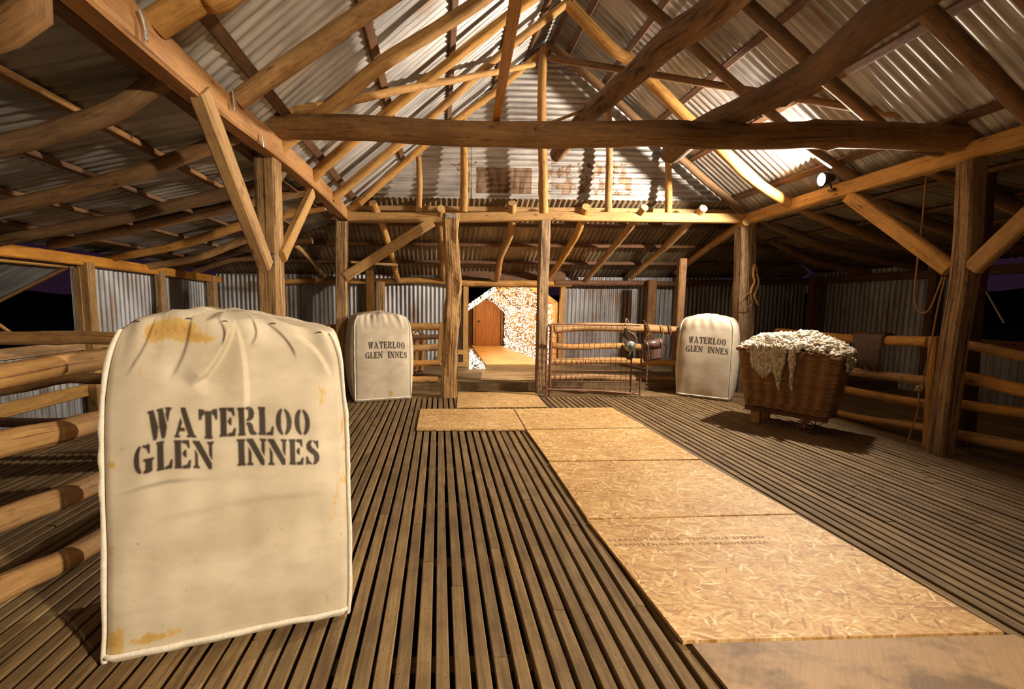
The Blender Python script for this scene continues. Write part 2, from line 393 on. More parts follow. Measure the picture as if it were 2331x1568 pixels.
def corr(name, O, U, V, lenU, vr, mt, amp=.009, pitch=.076, nrm=None, kind='structure', nv=None, laps=(), patches=None, hole=None, seg=8, parent=None):
    """corrugated iron: O origin, U across the waves, V along them, vr(u)->(v0,v1)"""
    O, U, V = Vector(O), Vector(U).normalized(), Vector(V).normalized(); Nn = U.cross(V).normalized() if nrm is None else Vector(nrm)
    mb = MB(); rs = random.Random(name+str(O))
    tones = {}
    def tone(u, b): return tones.setdefault((int(u/.76), b), rs.random())
    nu = int(lenU/pitch*seg)
    bands = list(laps)
    allv = [vr(lenU*i/nu) for i in range(nu+1)]
    lo = min(a for a, b in allv); hi = max(b for a, b in allv)
    edges = [lo]+[l for l in bands if lo < l < hi]+[hi]
    for b in range(len(edges)-1):
        e0, e1 = edges[b], edges[b+1]+(.09 if b < len(edges)-2 else 0); lift = -.006*(b % 2)
        vs = []; gs = []; ts = []; pa = []; f = []; rows = nv or 3
        for i in range(nu+1):
            u = lenU*i/nu; a0, a1 = allv[i]; a0 = max(a0, e0); a1 = min(a1, e1); a1 = max(a1, a0)
            # every sheet laps over its neighbour with a small step
            w = amp*math.sin(2*math.pi*u/pitch)+lift
            for j in range(rows+1):
                v = a0+(a1-a0)*j/rows
                p = O+U*u+V*v+Nn*(w+.004*mnoise.noise(Vector((u*3, v*3, b))))
                vs.append(tuple(p)); gs.append((u, w, v)); ts.append(tone(u+.01, b))
                if patches is not None: pa.append(patches(u, v))
        for i in range(nu):
            d0 = allv[i]; 
            if min(allv[i][1], e1)-max(allv[i][0], e0) <= .001 and min(allv[i+1][1], e1)-max(allv[i+1][0], e0) <= .001: continue
            for j in range(rows):
                q = i*(rows+1)+j
                f.append((q, q+rows+1, q+rows+2, q+1))
        if patches is not None: mb.add(vs, f, gs, ts, True, patch=pa)
        else: mb.add(vs, f, gs, ts, True)
    o = mb.build(name, M[mt], parent)
    if kind: o['kind'] = kind
    return o
ORD = ['first', 'second', 'third', 'fourth', 'fifth', 'sixth', 'seventh', 'eighth', 'ninth', 'tenth', 'eleventh']

# ------------------------------------------------------------------ the setting: floor
XL, XR = -1.27, 4.22          # wall plates of the nave
WL, WR = -3.92, 6.78          # outer walls
YE, YB = 5.82, 7.65           # end frame, back wall
rng = random.Random(3)
fl = MB(); x = WL
while x < WR:
    y = -2.4; w = .0495+rng.uniform(-.002, .003)
    while y < 5.52:
        l = rng.uniform(1.6, 3.4); e = min(y+l, 5.52)
        if 5.52-e < .4: e = 5.52
        dz = rng.uniform(-.002, .002); c = (x, (y+e)/2, -.02+dz); off = rng.random()*40; t = rng.random()
        hw = w/2+rng.uniform(-.0015, .0015); xx = x+rng.uniform(-.002, .002); ch = .003
        sec = [(-hw, -.04), (-hw, -ch), (-hw+ch, 0), (hw-ch, 0), (hw, -ch), (hw, -.04)]
        vs = []; gs = []
        for yy in (y+.003, e-.003):
            for a, b in sec: vs.append((xx+a, yy, b+dz)); gs.append((a+off, b+off, yy+off))
        fl.add(vs, [(i, i+1, i+7, i+6) for i in range(5)]+[(0, 6, 11, 5), tuple(range(5, -1, -1)), tuple(range(6, 12))][1:], gs, t)
        y = e
    x += .0678
for yj in np.arange(-2.2, 5.6, .6): box(fl, ((WL+WR)/2, yj, -.115), (WR-WL, .07, .14), t=.1)
tag(fl.build('floor', M['slat']), kind='structure')
# planks, step and platform behind the end frame
pf = MB()
box(pf, ((WL+WR)/2, 5.64, -.015), (WR-WL, .22, .035), t=.9); box(pf, ((WL+WR)/2, 5.85, -.02), (WR-WL, .19, .035), t=.5)
box(pf, ((WL+WR)/2, 5.975, .035), (WR-WL, .035, .15), t=.3)
yy = 5.96; i = 0
while yy < YB-.02:
    box(pf, ((WL+WR)/2, yy+.07, .095), (WR-WL, .137, .03), t=rng.random()); yy += .142
tag(pf.build('floor', M['slat']), kind='structure')
g = MB(); box(g, (1.5, 6, -.95), (160, 160, .1)); tag(g.build('floor', M['earth']), kind='structure')
# dark bush line outside
h = MB(); vs = []; n = 160
for i in range(n+1):
    a = 2*math.pi*i/n; hh = 2.6+1.6*mnoise.noise(Vector((a*6, 0, 0)))+.7*mnoise.noise(Vector((a*30, 0, 0)))
    vs += [(75*math.cos(a), 75*math.sin(a), -1), (75*math.cos(a), 75*math.sin(a), hh), (78*math.cos(a), 78*math.sin(a), -1)]
f = []
for i in range(n): f += [(3*i, 3*i+3, 3*i+4, 3*i+1), (3*i+1, 3*i+4, 3*i+5, 3*i+2)]
h.add(vs, f)
tag(h.build('bush', M['hill']), 'black line of night bush beyond the open shutter window', 'bush', kind='stuff')

# ------------------------------------------------------------------ the setting: iron walls and roof
SL = .81                                   # slope of the nave roof
zr0 = 2.45+.13                             # sheet height above plate centre line
def zroofL(X): return zr0+SL*(X-XL)
ca = 1/math.sqrt(1+SL*SL)
xm = (XL+XR)/2
YN = -2.6
span = (xm-XL+.10)/ca
corr('ceiling', (XL-.10, YN, zroofL(XL-.10)), (0, 1, 0), (1, 0, SL), YE+.28-YN, lambda u: (0, span), 'zinc', laps=(1.15, 2.45), nrm=(-SL*ca, 0, ca), nv=4)
corr('ceiling', (XR+.10, YN, zroofL(XL-.10)), (0, 1, 0), (-1, 0, SL), YE+.28-YN, lambda u: (0, span), 'zinc', laps=(1.15, 2.45), nrm=(SL*ca, 0, ca), nv=4)
SLn = .205; cn = 1/math.sqrt(1+SLn*SLn); wl_ = (XL-WL+.25)/cn
def hipL(u):
    y = YN+u; t = max(0, (y-(YE+.22))/(YB-(YE+.22)))
    return (t*(XL-WL)/cn, wl_)
corr('ceiling', (XL+.02, YN, 2.43), (0, 1, 0), (-1, 0, -SLn), YB+.15-YN, hipL, 'zinc', laps=(1.4,), nrm=(-SLn*cn, 0, cn), nv=4)
corr('ceiling', (XR-.02, YN, 2.43), (0, 1, 0), (1, 0, -SLn), YB+.15-YN, lambda u: (lambda y: (max(0, (y-(YE+.22))/(YB-(YE+.22)))*(WR-XR)/cn, wl_))(YN+u), 'zinc_lean', laps=(1.4,), nrm=(SLn*cn, 0, cn), nv=4)
SB = .52; cb = 1/math.sqrt(1+SB*SB)
def hipB(u):
    X = WL+u; t = 0
    if X < XL: t = (XL-X)/(XL-WL)
    if X > XR: t = (X-XR)/(WR-XR)
    return (t*(YB-YE-.2)/cb, (YB-YE-.02)/cb)
corr('ceiling', (WL, YE+.2, 2.68), (1, 0, 0), (0, 1, -SB), WR-WL, hipB, 'zinc_lean', laps=(.95,), nrm=(0, SB*cb, cb), nv=4)
# gable above the end frame, waves lying flat
gz0 = 2.655; gy = YE+.26
def gvr(u):
    z = gz0+u; k = (z-zr0+.02)/SL; return (XL+max(k, 0)+0., XR-max(k, 0))
def gpatch(u, X):
    z = gz0+u; v = 0
    if 2.76 < z < 3.20:
        if .52 < X < 1.30: v = .92 if z < 3.12 else .5
        elif 1.50 < X < 2.72: v = .66
        elif .15 < X < .52: v = .6
        elif 2.72 < X < 3.35: v = .45
    if z > 3.9: v = .42
    return v
corr('wall_back', (0, gy, gz0), (0, 0, 1), (1, 0, 0), 2.2, gvr, 'zinc_gable', nrm=(0, -1, 0), nv=60, patches=gpatch, laps=(-.1, .45, 1.47, 2.45))
# back wall left and right of the doorway
DX0, DX1 = .50, 2.16
corr('wall_back', (WL, YB+.03, 0), (1, 0, 0), (0, 0, 1), DX0-.05-WL, lambda u: (.0, 1.74), 'zinc_wall', nrm=(0, 1, 0), seg=10)
corr('wall_back', (DX1+.06, YB+.03, 0), (1, 0, 0), (0, 0, 1), WR-DX1-.06, lambda u: (.0, 1.72 if u < 2.9 or u > 3.5 else 1.66), 'zinc_wall', nrm=(0, 1, 0), seg=10)
# left wall with the shutter window, right wall with its opening
corr('wall_left', (WL-.02, 2.6, 0), (0, 1, 0), (0, 0, 1), YB-2.6, lambda u: (0, .79 if u < 2.12 else 1.70), 'zinc_wall', nrm=(-1, 0, 0), seg=10)
corr('wall_left', (WL-.02, YN, 0), (0, 1, 0), (0, 0, 1), 2.6-YN, lambda u: (0, 1.70), 'zinc_wall', nrm=(-1, 0, 0), seg=6)
corr('wall_right', (WR+.02, YN, 0), (0, 1, 0), (0, 0, 1), YB-YN, lambda u: (0, .80 if 5.7 < u < 7.95 else 1.80), 'zinc_wall', nrm=(1, 0, 0), seg=6)
corr('wall_front', (WL, YN, 0), (1, 0, 0), (0, 0, 1), WR-WL, lambda u: (0, max(1.7, min(2.4+SL*(WL+u-XL), 2.4+SL*(XR-WL-u)))), 'zinc_wall', nrm=(0, 1, 0), seg=6)

def struct(o): o['kind'] = 'structure'; return o
# window frames and sill boards on the left wall
t = empty('window_1', (WL+.03, 3.7, .8)); t['kind'] = 'structure'
mb = MB(); box(mb, (0, 0, -.03), (.05, 2.3, .10)); mb.build('window_sill', M['sawn'], t)
mb = MB(); box(mb, (0, 1.07, .4), (.07, .06, .80)); mb.build('window_frame', M['sawn'], t)
t = empty('window_2', (WR-.03, 4.3, .8)); t['kind'] = 'structure'
mb = MB(); box(mb, (0, 0, -.03), (.05, 2.3, .10)); mb.build('window_sill', M['dark'], t)
struct(beam('trim_1', [(WL+.03, 2.6, .27), (WL+.03, YB, .27)], .04, .13, 'sawn'))
struct(beam('trim_2', [(WL+.03, 4.8, .76), (WL+.03, YB, .76)], .04, .10, 'sawn'))

# ------------------------------------------------------------------ wall plates and end beam
beam_l = beam('wall_plate', [(XL, -2.4, 2.40), (XL, 1.0, 2.37), (XL, 2.3, 2.36), (XL, 3.5, 2.42), (XL, 4.7, 2.44), (XL, YE+.07, 2.42)], .115, .165, 'orange', wob=.03)
tag(beam_l, 'long orange sawn plate along the left side on top of the bolted post', 'beam')
tag(beam('wall_plate', [(XR, -2.4, 2.42), (XR, 2.5, 2.45), (XR, 3.4, 2.45), (XR, 4.6, 2.43), (XR, YE+.07, 2.40)], .13, .14, 'sawn', wob=.03),
    'long sawn plate along the right side passing the bright flood lamp', 'beam')
tag(beam('end_beam', [at(792, 494, Y=YE), at(1010, 496, Y=YE), at(1250, 492, Y=YE), at(1350, 494, Y=YE), at(1700, 498, Y=YE)], .11, .12, 'sawn', wob=.05),
    'pale level beam across the far frame above the lit doorway', 'beam')
tag(beam('purlin', [(XL, YE+.30, 2.56), (XR, YE+.30, 2.56)], .05, .07, 'sawn', wob=.06), 'brown batten under the jagged iron edge just above the end beam', 'purlin')
tie = log('tie_beam', [at(*p, Y=3.4) for p in [(588, 287), (760, 291), (900, 296), (1150, 307), (1330, 306), (1500, 306), (1700, 309), (1950, 306), (2120, 312), (2258, 322)]], .088, .104, 'log_dark', .07, knots=4)
tag(tie, 'thick dark round log spanning the shed from left plate to right plate', 'beam')

# steel straps on the left plate
for (a, b, c) in [((318, 20), (330, 55), (333, 92)), ((528, 200), (533, 225), (534, 252)), ((598, 308), (599, 320), (601, 335))]:
    X_ = XL+.085; mb = MB(); pts = [at(*a, X=X_), at(*b, X=X_), at(*c, X=X_)]
    sweep(mb, spline(pts, .03), rrect(.004, .022, .001), up=(0, 1, 0))
    tag(mb.build('steel_strap', M['galv']), {318: 'galvanised strap hanging on the left plate at the top edge of the photo', 528: 'galvanised strap hanging on the left plate where the brace meets it', 598: 'small galvanised strap on the left plate beside the end of the dark tie log'}[a[0]], 'bracket')

# ------------------------------------------------------------------ posts
def post(pts, w, d, mt, label, wob=.05, rock=0., name='post', chamf=.015):
    return tag(beam(name, pts, w, d, mt, up=(0, 1, 0), wob=wob, rock=rock, chamf=chamf, step=.08), label, 'post')
pl = post([(-1.335, 3.46, 0), (-1.335, 3.46, 1.2), (-1.33, 3.46, 2.34)], .155, .17, 'rough', 'stout square post under the left plate with a bolted plate and two braces', .03, .03)
mb = MB()
for dz in (0, .045):
    for dx in (-.018, .018): 
        sweep(mb, [(-1.335+dx+.03, 3.37, 1.55+dz), (-1.335+dx+.03, 3.352, 1.55+dz)], circ(.008, 10))
box(mb, (-1.305, 3.368, 1.572), (.07, .006, .09)); b_ = mb.build('bolt_plate', M['steel'], origin=Vector((0, 0, 0))); b_.parent = pl; b_.location = -pl.location
pst = post([at(779, 505, Y=YE)*1, at(778, 600, Y=YE), (at(776, 720, Y=YE).x, YE, 0)], .15, .14, 'rough', 'weathered two-piece post at the far left corner under the plate end', .05, .05)
prough = post([(at(1022, 903, Y=5.55).x, 5.55, 0), at(1024, 800, Y=5.55), at(1032, 660, Y=5.55), at(1026, 560, Y=5.55), at(1027, 487, Y=5.55)], .195, .15, 'rough', 'deeply cracked weathered post left of the lit doorway', .16, .30, chamf=.03)
mb = MB(); p = at(1027, 491, Y=5.46); box(mb, p, (.14, .005, .05)); 
for dx in (-.05, .05): box(mb, p+Vector((dx, -.004, 0)), (.015, .006, .015))
b_ = mb.build('nail_plate', M['galv'], origin=Vector((0, 0, 0))); b_.parent = prough; b_.location = -prough.location
pc = post([(at(1230, 895, Y=YE-.03).x, YE-.03, 0), at(1234, 700, Y=YE-.03), at(1237, 600, Y=YE-.03), at(1240, 503, Y=YE-.03)], .135, .13, 'rough', 'weathered post right of the lit doorway with a notched splice', .06, .10)
tag(log('king_post', [at(1238, 487, Y=YE-.02), at(1236, 400, Y=YE-.02), at(1233, 250, Y=YE-.02), at(1237, 108, Y=YE-.02)], .062, .055, 'log', .06), 'tall peeled round upright from the end beam to the ridge', 'post')
post([(at(1690, 860, Y=YE).x, YE, 0), at(1692, 700, Y=YE), at(1697, 510, Y=YE)], .22, .16, 'rough', 'broad fluted post at the far right corner with hooks hanging on it', .05, .08)
post([(at(2140, 1030, Y=3.3).x, 3.3, 0), at(2172, 780, Y=3.3), at(2200, 600, Y=3.3), at(2212, 365, Y=3.3)], .135, .12, 'rough', 'tall pale post under the right plate in front of its darker twin', .05, .05)
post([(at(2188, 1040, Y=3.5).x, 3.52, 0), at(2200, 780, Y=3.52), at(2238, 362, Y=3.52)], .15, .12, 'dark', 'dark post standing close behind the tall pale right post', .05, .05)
post([(at(2113, 1015, Y=3.48).x, 3.48, 0), at(2128, 766, Y=3.48)], .07, .06, 'sawn', 'short board upright holding the rail ends beside the tall right post', .04)
studs = [(953, 358, 484, .042, 'shortest round stud of the gable, left of the other studs'), (1055, 262, 484, .055, 'peeled round stud of the gable between the leftmost stud and the king post'),
         (1385, 250, 487, .048, 'peeled round stud of the gable next to the king post on its right'), (1521, 352, 486, .046, 'round stud of the gable farthest to the right')]
for (xx, y0, y1, r, lb) in studs:
    tag(log('gable_stud', [at(xx, y1, Y=YE+.02), at(xx+2, (y0+y1)/2, Y=YE+.08), at(xx, y0, Y=YE+.1)], r, r*.85, 'log', .08), lb, 'post', 'round studs standing on the end beam')
# posts along outer walls
for (xx, Yp, ztop, w, mt, lb) in [(843, 7.2, 1.82, .13, 'sawn', 'pale sawn upright rising behind the second bale toward the brace'), (866, 7.5, 1.62, .15, 'rough', 'dark cracked stub post on the back wall beside the pale upright'),
        (1481, 7.4, 1.66, .15, 'log_dark', 'dark post on the back wall above the mesh gate'), (1547, 6.35, 1.92, .11, 'log_dark', 'tall round-edged post left of the far right bale'), (1853, 7.3, 1.72, .2, 'dark', 'black post in the dim corner behind the wool basket')]:
    X_ = at(xx, 700, Y=Yp).x
    post([(X_, Yp, .1), (X_, Yp, ztop)], w, .1, mt, lb, .04)
for (yy, lb, w) in [(4.80, 'sawn post at the right edge of the open shutter window', .13), (6.02, 'middle post of the left iron wall', .11), (7.35, 'post at the far end of the left iron wall near the corner', .14)]:
    post([(WL+.09, yy, 0), (WL+.09, yy, 1.66)], w, .1, 'sawn', lb, .04)
for (yy, lb) in [(5.55, 'post at the far side of the dark right window'), (3.1, 'post at the near side of the dark right window')]:
    post([(WR-.09, yy, 0), (WR-.09, yy, 1.66)], .12, .1, 'dark', lb, .04)
tag(beam('eave_plate', [(WL+.06, -2.4, 1.68), (WL+.06, 3.4, 1.69), (WL+.06, 5.2, 1.68), (WL+.06, YB, 1.63)], .10, .115, 'orange', wob=.05), 'mottled orange plate on top of the left iron wall', 'beam')
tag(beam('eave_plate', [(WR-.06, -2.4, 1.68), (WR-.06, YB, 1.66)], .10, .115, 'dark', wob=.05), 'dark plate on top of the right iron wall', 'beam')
tag(log('eave_plate', [at(600, 642, Y=YB-.08), at(800, 640, Y=YB-.08), at(960, 639, Y=YB-.08), at(1060, 644, Y=YB-.08), at(1300, 646, Y=YB-.08)], .05, .055, 'log', .08), 'round log on top of the back wall left of and over the doorway', 'beam')
tag(log('eave_plate', [at(1262, 644, Y=YB-.1), at(1500, 645, Y=YB-.1), at(1880, 640, Y=YB-.1)], .05, .05, 'dark', .08, end=False), 'dark log on top of the back wall right of the doorway', 'beam')

# ------------------------------------------------------------------ braces
def br(a, b, w, h, mt, lb, up=(0, 1, 0)): return tag(beam('brace', [a, b], w, h, mt, up=up), lb, 'brace')
br(at(452, 205, X=XL+.03), at(605, 605, X=XL+.03), .085, .11, 'sawn', 'long sawn brace from the left plate down to the stout post, nearer side', (0, 1, 0))
br(at(708, 440, X=XL+.02), at(640, 585, X=XL+.02), .07, .10, 'sawn', 'short sawn brace from the stout left post up to the plate, far side')
br(at(786, 630, Y=YE-.05), at(985, 504, Y=YE-.02), .06, .13, 'sawn', 'sawn brace from the far left corner post up to the end beam', (0, 0, 1))
br(at(1932, 446, X=XR-.03), at(2163, 612, X=XR-.03), .06, .125, 'sawn', 'sawn brace from the right plate near the lamp down to the tall right post')
br((XR-.03, 2.55, 2.35), at(2213, 612, X=XR-.03), .06, .125, 'sawn', 'sawn brace leaving the tall right post toward the right edge of the photo')
tag(beam('batten', [at(800, 597, Y=6.6), at(905, 603, Y=6.6)], .04, .04, 'sawn'), 'short loose batten crossing behind the far left brace', 'batten')
# wind braces under the roof and the loose plank
tag(log('wind_brace', [at(642, 258, Y=3.38), at(1215, 147, Y=5.40)], .036, .03, 'log', .06), 'thin pole crossing the left roof rafters up to the ridge end', 'brace')
tag(log('wind_brace', [at(1252, 132, Y=5.40), at(2240, 292, Y=3.38)], .036, .032, 'log_dark', .06), 'thin pole crossing the right roof rafters from ridge end to right plate', 'brace')
tag(beam('plank', [at(1129, 277, Y=3.42), at(1129, 277, Y=3.42).lerp(at(1174, 3, Y=1.95), 1.35)], .058, .02, 'orange', up=(0, 0, 1), step=.1), 'orange sawn plank hanging down from the top edge to the dark tie log', 'plank')
# logs laid lengthwise over the tie beam
tag(log('loose_log', [at(1268, 352, Y=4.35), at(1330, 270, Y=3.75), at(1430, 180, Y=3.1), at(1530, 90, Y=2.6), at(1660, -12, Y=2.2), (1.45, 1.2, 2.86)], .075, .09, 'bark', .16, knots=6), 'rough bark log laid over the tie log, left of the two', 'log', 'logs laid over the tie log')
tag(log('loose_log', [at(1530, 348, Y=4.1), at(1590, 300, Y=3.7), at(1700, 245, Y=3.3), at(1850, 160, Y=2.8), at(2000, 45, Y=2.3), at(2085, -15, Y=2.1), (2.42, 1.0, 2.92)], .10, .10, 'log_dark', .14, knots=4), 'smooth crooked log laid over the tie log, right of the two', 'log', 'logs laid over the tie log')
tag(tube('stick', [at(1222, 292, Y=3.28), at(1325, 252, Y=3.6)], .012, 'bark'), 'thin stick leaning on the tie log beside the bark log', 'stick')

# ------------------------------------------------------------------ rafters
RL = {0: (5.85, [(788, 487), (980, 320), (1132, 203), (1228, 124)], .050), 1: (5.05, [(758, 453), (918, 320), (1125, 138), (1289, 8)], .050),
      2: (4.3, [(700, 412), (800, 322), (875, 262), (1010, 152), (1153, 41), (1260, -38)], .052), 3: (3.5, [(638, 330), (760, 240), (850, 160), (932, 103), (1090, 0), (1200, -85)], .058),
      4: (2.75, [(540, 228), (700, 118), (870, 0), (1060, -135)], .056), 5: (2.0, [(352, 55), (450, -5), (640, -125)], .06)}
RR = {0: (5.85, [(1252, 100), (1370, 200), (1470, 290), (1570, 380), (1697, 487)], .052), 1: (5.05, [(1292, 6), (1390, 108), (1450, 150), (1560, 262), (1640, 342), (1700, 400), (1802, 468)], .062),
      2: (4.3, [(1360, -85), (1455, 0), (1530, 65), (1690, 205), (1775, 275), (1870, 355)], .05), 3: (3.5, [(1540, -110), (1686, 0), (1817, 114), (1855, 155), (2003, 286), (2060, 330)], .052),
      4: (2.75, [(1850, -180), (2082, 0), (2331, 248), (2380, 290)], .055), 5: (2.0, [(2250, -150), (2560, 80)], .055)}
names = ['gable end', 'second from the gable', 'third from the gable', 'fourth from the gable, curved', 'fifth from the gable', 'nearest']
for side, D in (('left', RL), ('right', RR)):
    for k, (Yr, pts, r) in D.items():
        P3 = [at(*p, Y=Yr) for p in pts]
        if side == 'left' and P3[-1].x < xm-.12: P3.append(Vector((xm-.04, Yr, 4.60)))
        if side == 'right' and P3[0].x > xm+.12: P3.insert(0, Vector((xm+.04, Yr, 4.60)))
        if side == 'right' and P3[-1].x < XR-.12: P3.append(Vector((XR+.02, Yr, 2.50)))
        if side == 'left' and P3[0].x > XL+.12: P3.insert(0, Vector((XL, Yr, 2.47)))
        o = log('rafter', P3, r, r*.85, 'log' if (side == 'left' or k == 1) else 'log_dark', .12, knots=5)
        lb = {0: 'round rafter lying against the gable wall', 1: 'round rafter next in front of the gable rafter', 2: 'round rafter third from the gable wall', 3: 'bent round rafter just behind the tie log', 4: 'round rafter nearer than the tie log', 5: 'nearest round rafter at the top edge of the photo'}[k]
        tag(o, lb+', '+side+' roof slope', 'rafter', 'round rafters of the '+side+' roof slope')
tag(beam('ridge_board', [(xm, -2.4, 4.63), (xm, YE+.2, 4.63)], .03, .13, 'dark'), 'dark board along the ridge at the top of the roof', 'beam')
# purlins on the rafters
for i, X_ in enumerate((-1.15, -.50, .12, .74, 1.2)):
    z = 2.45+SL*(X_-XL)+.095
    tag(beam('purlin', [(X_, -2.4, z), (X_, YE+.2, z)], .075, .035, 'dark', up=(-SL, 0, 1), wob=.05), 'dark purlin under the iron of the left roof slope, '+ORD[i]+' up from the plate', 'purlin', 'purlins of the left roof slope')
for i, X_ in enumerate((4.05, 3.42, 2.88, 2.2, 1.72)):
    z = 2.45+SL*(XR-X_)+.095
    tag(beam('purlin', [(X_, -2.4, z), (X_, YE+.2, z)], .075, .035, 'dark', up=(SL, 0, 1), wob=.05), 'dark purlin under the iron of the right roof slope, '+ORD[i]+' up from the plate', 'purlin', 'purlins of the right roof slope')
# lean-to rafters
LL = [(7.0, None), (6.4, None), (5.8, [(330, 608), (470, 580), (690, 492)]), (5.2, [(225, 592), (420, 555), (600, 500), (760, 470)]), (4.5, [(95, 562), (330, 515), (600, 455), (700, 420)]),
      (3.8, [(-20, 552), (250, 500), (590, 420), (660, 390)]), (3.05, [(-200, 510), (0, 470), (300, 400), (600, 330)]), (2.3, [(-500, 440), (0, 330), (240, 262), (440, 222), (500, 205)]), (1.55, [(-800, 260), (0, 75), (240, 25), (280, 0)])]
for i, (Yr, pts) in enumerate(LL):
    if pts: P3 = [at(*p, Y=Yr) for p in pts]
    else:
        t_ = (Yr-YE-.22)/(YB-YE-.22); x0 = XL-(XL-WL)*t_; P3 = [(WL+.0, Yr, 1.72), ((x0+WL)/2, Yr, 1.80+.1*(x0-WL)), (x0, Yr, 1.74+.2*(x0-WL))]
    P3 = [Vector(p) for p in P3]
    P3 = [q for q in P3 if q.x < XL-.12]+[Vector((XL-.08, Yr, 2.375 if i < 8 else 2.33))] if pts else P3
    if P3[0].x < WL: P3[0] = P3[1]+(P3[0]-P3[1])*((P3[1].x-WL)/(P3[1].x-P3[0].x))
    tag(log('lean_to_rafter', P3, .047, .052, 'log' if i in (2, 3, 4) else 'log_dark', .14, knots=6), 'round pole under the low left roof, '+ORD[i]+' from the back wall', 'rafter', 'poles of the low left roof')
for i, Yr in enumerate((6.6, 5.8, 5.1, 4.4, 3.7, 2.9, 2.1)):
    t_ = max(0, (Yr-YE-.22)/(YB-YE-.22)); x0 = XR+(WR-XR)*t_
    tag(log('lean_to_rafter', [(x0+.10, Yr, 2.42-.2*(x0-XR)), ((x0+WR)/2, Yr+.05, 2.02-.1*(x0-XR)), (WR, Yr, 1.76)], .055, .06, 'log_dark', .14, knots=5), 'round pole under the dim right roof, '+ORD[i]+' from the back wall', 'rafter', 'poles of the dim right roof')
for i, X_ in enumerate((-1.45, -1.95, -2.5, -3.1, -3.68)):
    z = 2.43-SLn*(XL-X_)-.035; y1 = YE+.22+(XL-X_)/(XL-WL)*(YB-YE-.3)
    tag(beam('purlin', [(X_, -2.4, z), (X_, y1, z)], .07, .035, 'log_dark' if i % 2 else 'dark', wob=.06), 'rough purlin under the low left roof, '+ORD[i]+' out from the orange plate', 'purlin', 'purlins of the low left roof')
for i, X_ in enumerate((4.5, 5.1, 5.7, 6.4)):
    z = 2.43-SLn*(X_-XR)-.035; y1 = YE+.22+(X_-XR)/(WR-XR)*(YB-YE-.3)
    tag(beam('purlin', [(X_, -2.4, z), (X_, y1, z)], .07, .035, 'dark', wob=.06), 'dark purlin under the dim right roof, '+ORD[i]+' out from the right plate', 'purlin', 'purlins of the dim right roof')
# back lean-to rafters: (top pixel, bottom pixel)
BR = [((848, 462), (872, 520), (893, 590), (906, 640), 'crooked pole under the back roof, first right of the far left corner post'), ((1004, 474), (1002, 520), (1006, 575), (1010, 636), 'pole under the back roof hidden beside the cracked post'),
      ((1166, 462), (1162, 530), (1140, 590), (1131, 636), 'crooked pole under the back roof above the fairy lights'), ((1334, 470), (1318, 520), (1285, 580), (1250, 632), 'pole under the back roof just right of the doorway post'),
      ((1468, 472), (1432, 520), (1385, 575), (1332, 640), 'pole under the back roof above the mesh gate'), ((1602, 474), (1560, 515), (1500, 575), (1436, 632), 'pole under the back roof above the far end of the log rails'),
      ((1700, 505), (1660, 530), (1590, 580), (1540, 620), 'dim pole under the back roof next to the far right corner post')]
for (a, b, c, d, lb) in BR:
    ys = (YE-.13, YE+.28, YE+1.0, YB-.12)
    tag(log('lean_to_rafter', [at(*a, Y=ys[0]), at(*b, Y=ys[1]), at(*c, Y=ys[2]), at(*d, Y=ys[3])], .052, .05, 'log', .14, knots=5), lb, 'rafter', 'poles of the low back roof')
tag(log('lean_to_rafter', [at(662, 550, Y=6.4), at(705, 590, Y=7.0), at(738, 627, Y=7.5)], .04, .035, 'log', .14), 'broken pole under the back roof left of the far left corner post', 'rafter', 'poles of the low back roof')
for i, (yy, X0, X1) in enumerate([(6.45, -2.0, 4.9), (6.9, -2.8, 5.6), (7.35, -3.5, 6.3)]):
    z = 2.68-SB*(yy-YE-.2)-.05
    tag(beam('purlin', [(X0, yy, z), (X1, yy, z)], .05, .06, 'dark', wob=.08), 'dark purlin across the low back roof, '+['upper', 'middle', 'lowest'][i], 'purlin', 'purlins of the low back roof')

# ------------------------------------------------------------------ rail fences
def rail(pts, r, lb, grp, mt='log', r1=None, knots=3): return tag(log('fence_rail', pts, r, r1 or r, mt, .10, knots=knots), lb, 'rail', grp)
G1 = 'thick rails of the near left fence'
for (a, b, r, lb) in [((0, 862), (232, 818), .044, 'top thick rail of the near left fence'), ((0, 1014), (232, 956), .047, 'second thick rail of the near left fence'),
                     ((0, 1180), (232, 1094), .043, 'third thick rail of the near left fence'), ((0, 1345), (232, 1230), .046, 'lowest thick rail of the near left fence')]:
    A, B = at(*a, X=-1.47), at(*b, X=-1.47); C = B+(B-A).normalized()*1.25; C.z = B.z+(-.01); C.x = -1.45
    D = A-(B-A).normalized()*.9
    rail([D, A, B, C], r, lb, G1)
post([(-1.56, 3.05, 0), (-1.56, 3.05, 1.05)], .09, .08, 'sawn', 'short upright behind the big bale holding the near left rails', .04)
post([(-1.56, .45, 0), (-1.56, .45, 1.05)], .09, .08, 'sawn', 'short upright at the near end of the left rails', .04)
G2 = 'rails crossing the left pen'
for (pts, r, mt, lb) in [([(-60, 768), (60, 770), (180, 768), (300, 770)], .054, 'log', 'top rail crossing the left pen behind the near fence'), ([(-60, 900), (60, 880), (150, 860), (250, 862)], .045, 'log_dark', 'bent second rail crossing the left pen'),
                 ([(-60, 960), (120, 962), (260, 950)], .04, 'dark', 'dark third rail crossing the left pen'), ([(-60, 1052), (120, 1040), (260, 1030)], .035, 'log_dark', 'lowest rail crossing the left pen')]:
    P3 = [at(*p, Y=3.52) for p in pts]; P3.append(Vector((-1.38, 3.52, P3[-1].z)))
    rail(P3, r, lb, G2, mt)
G3 = 'rails of the far left fence'
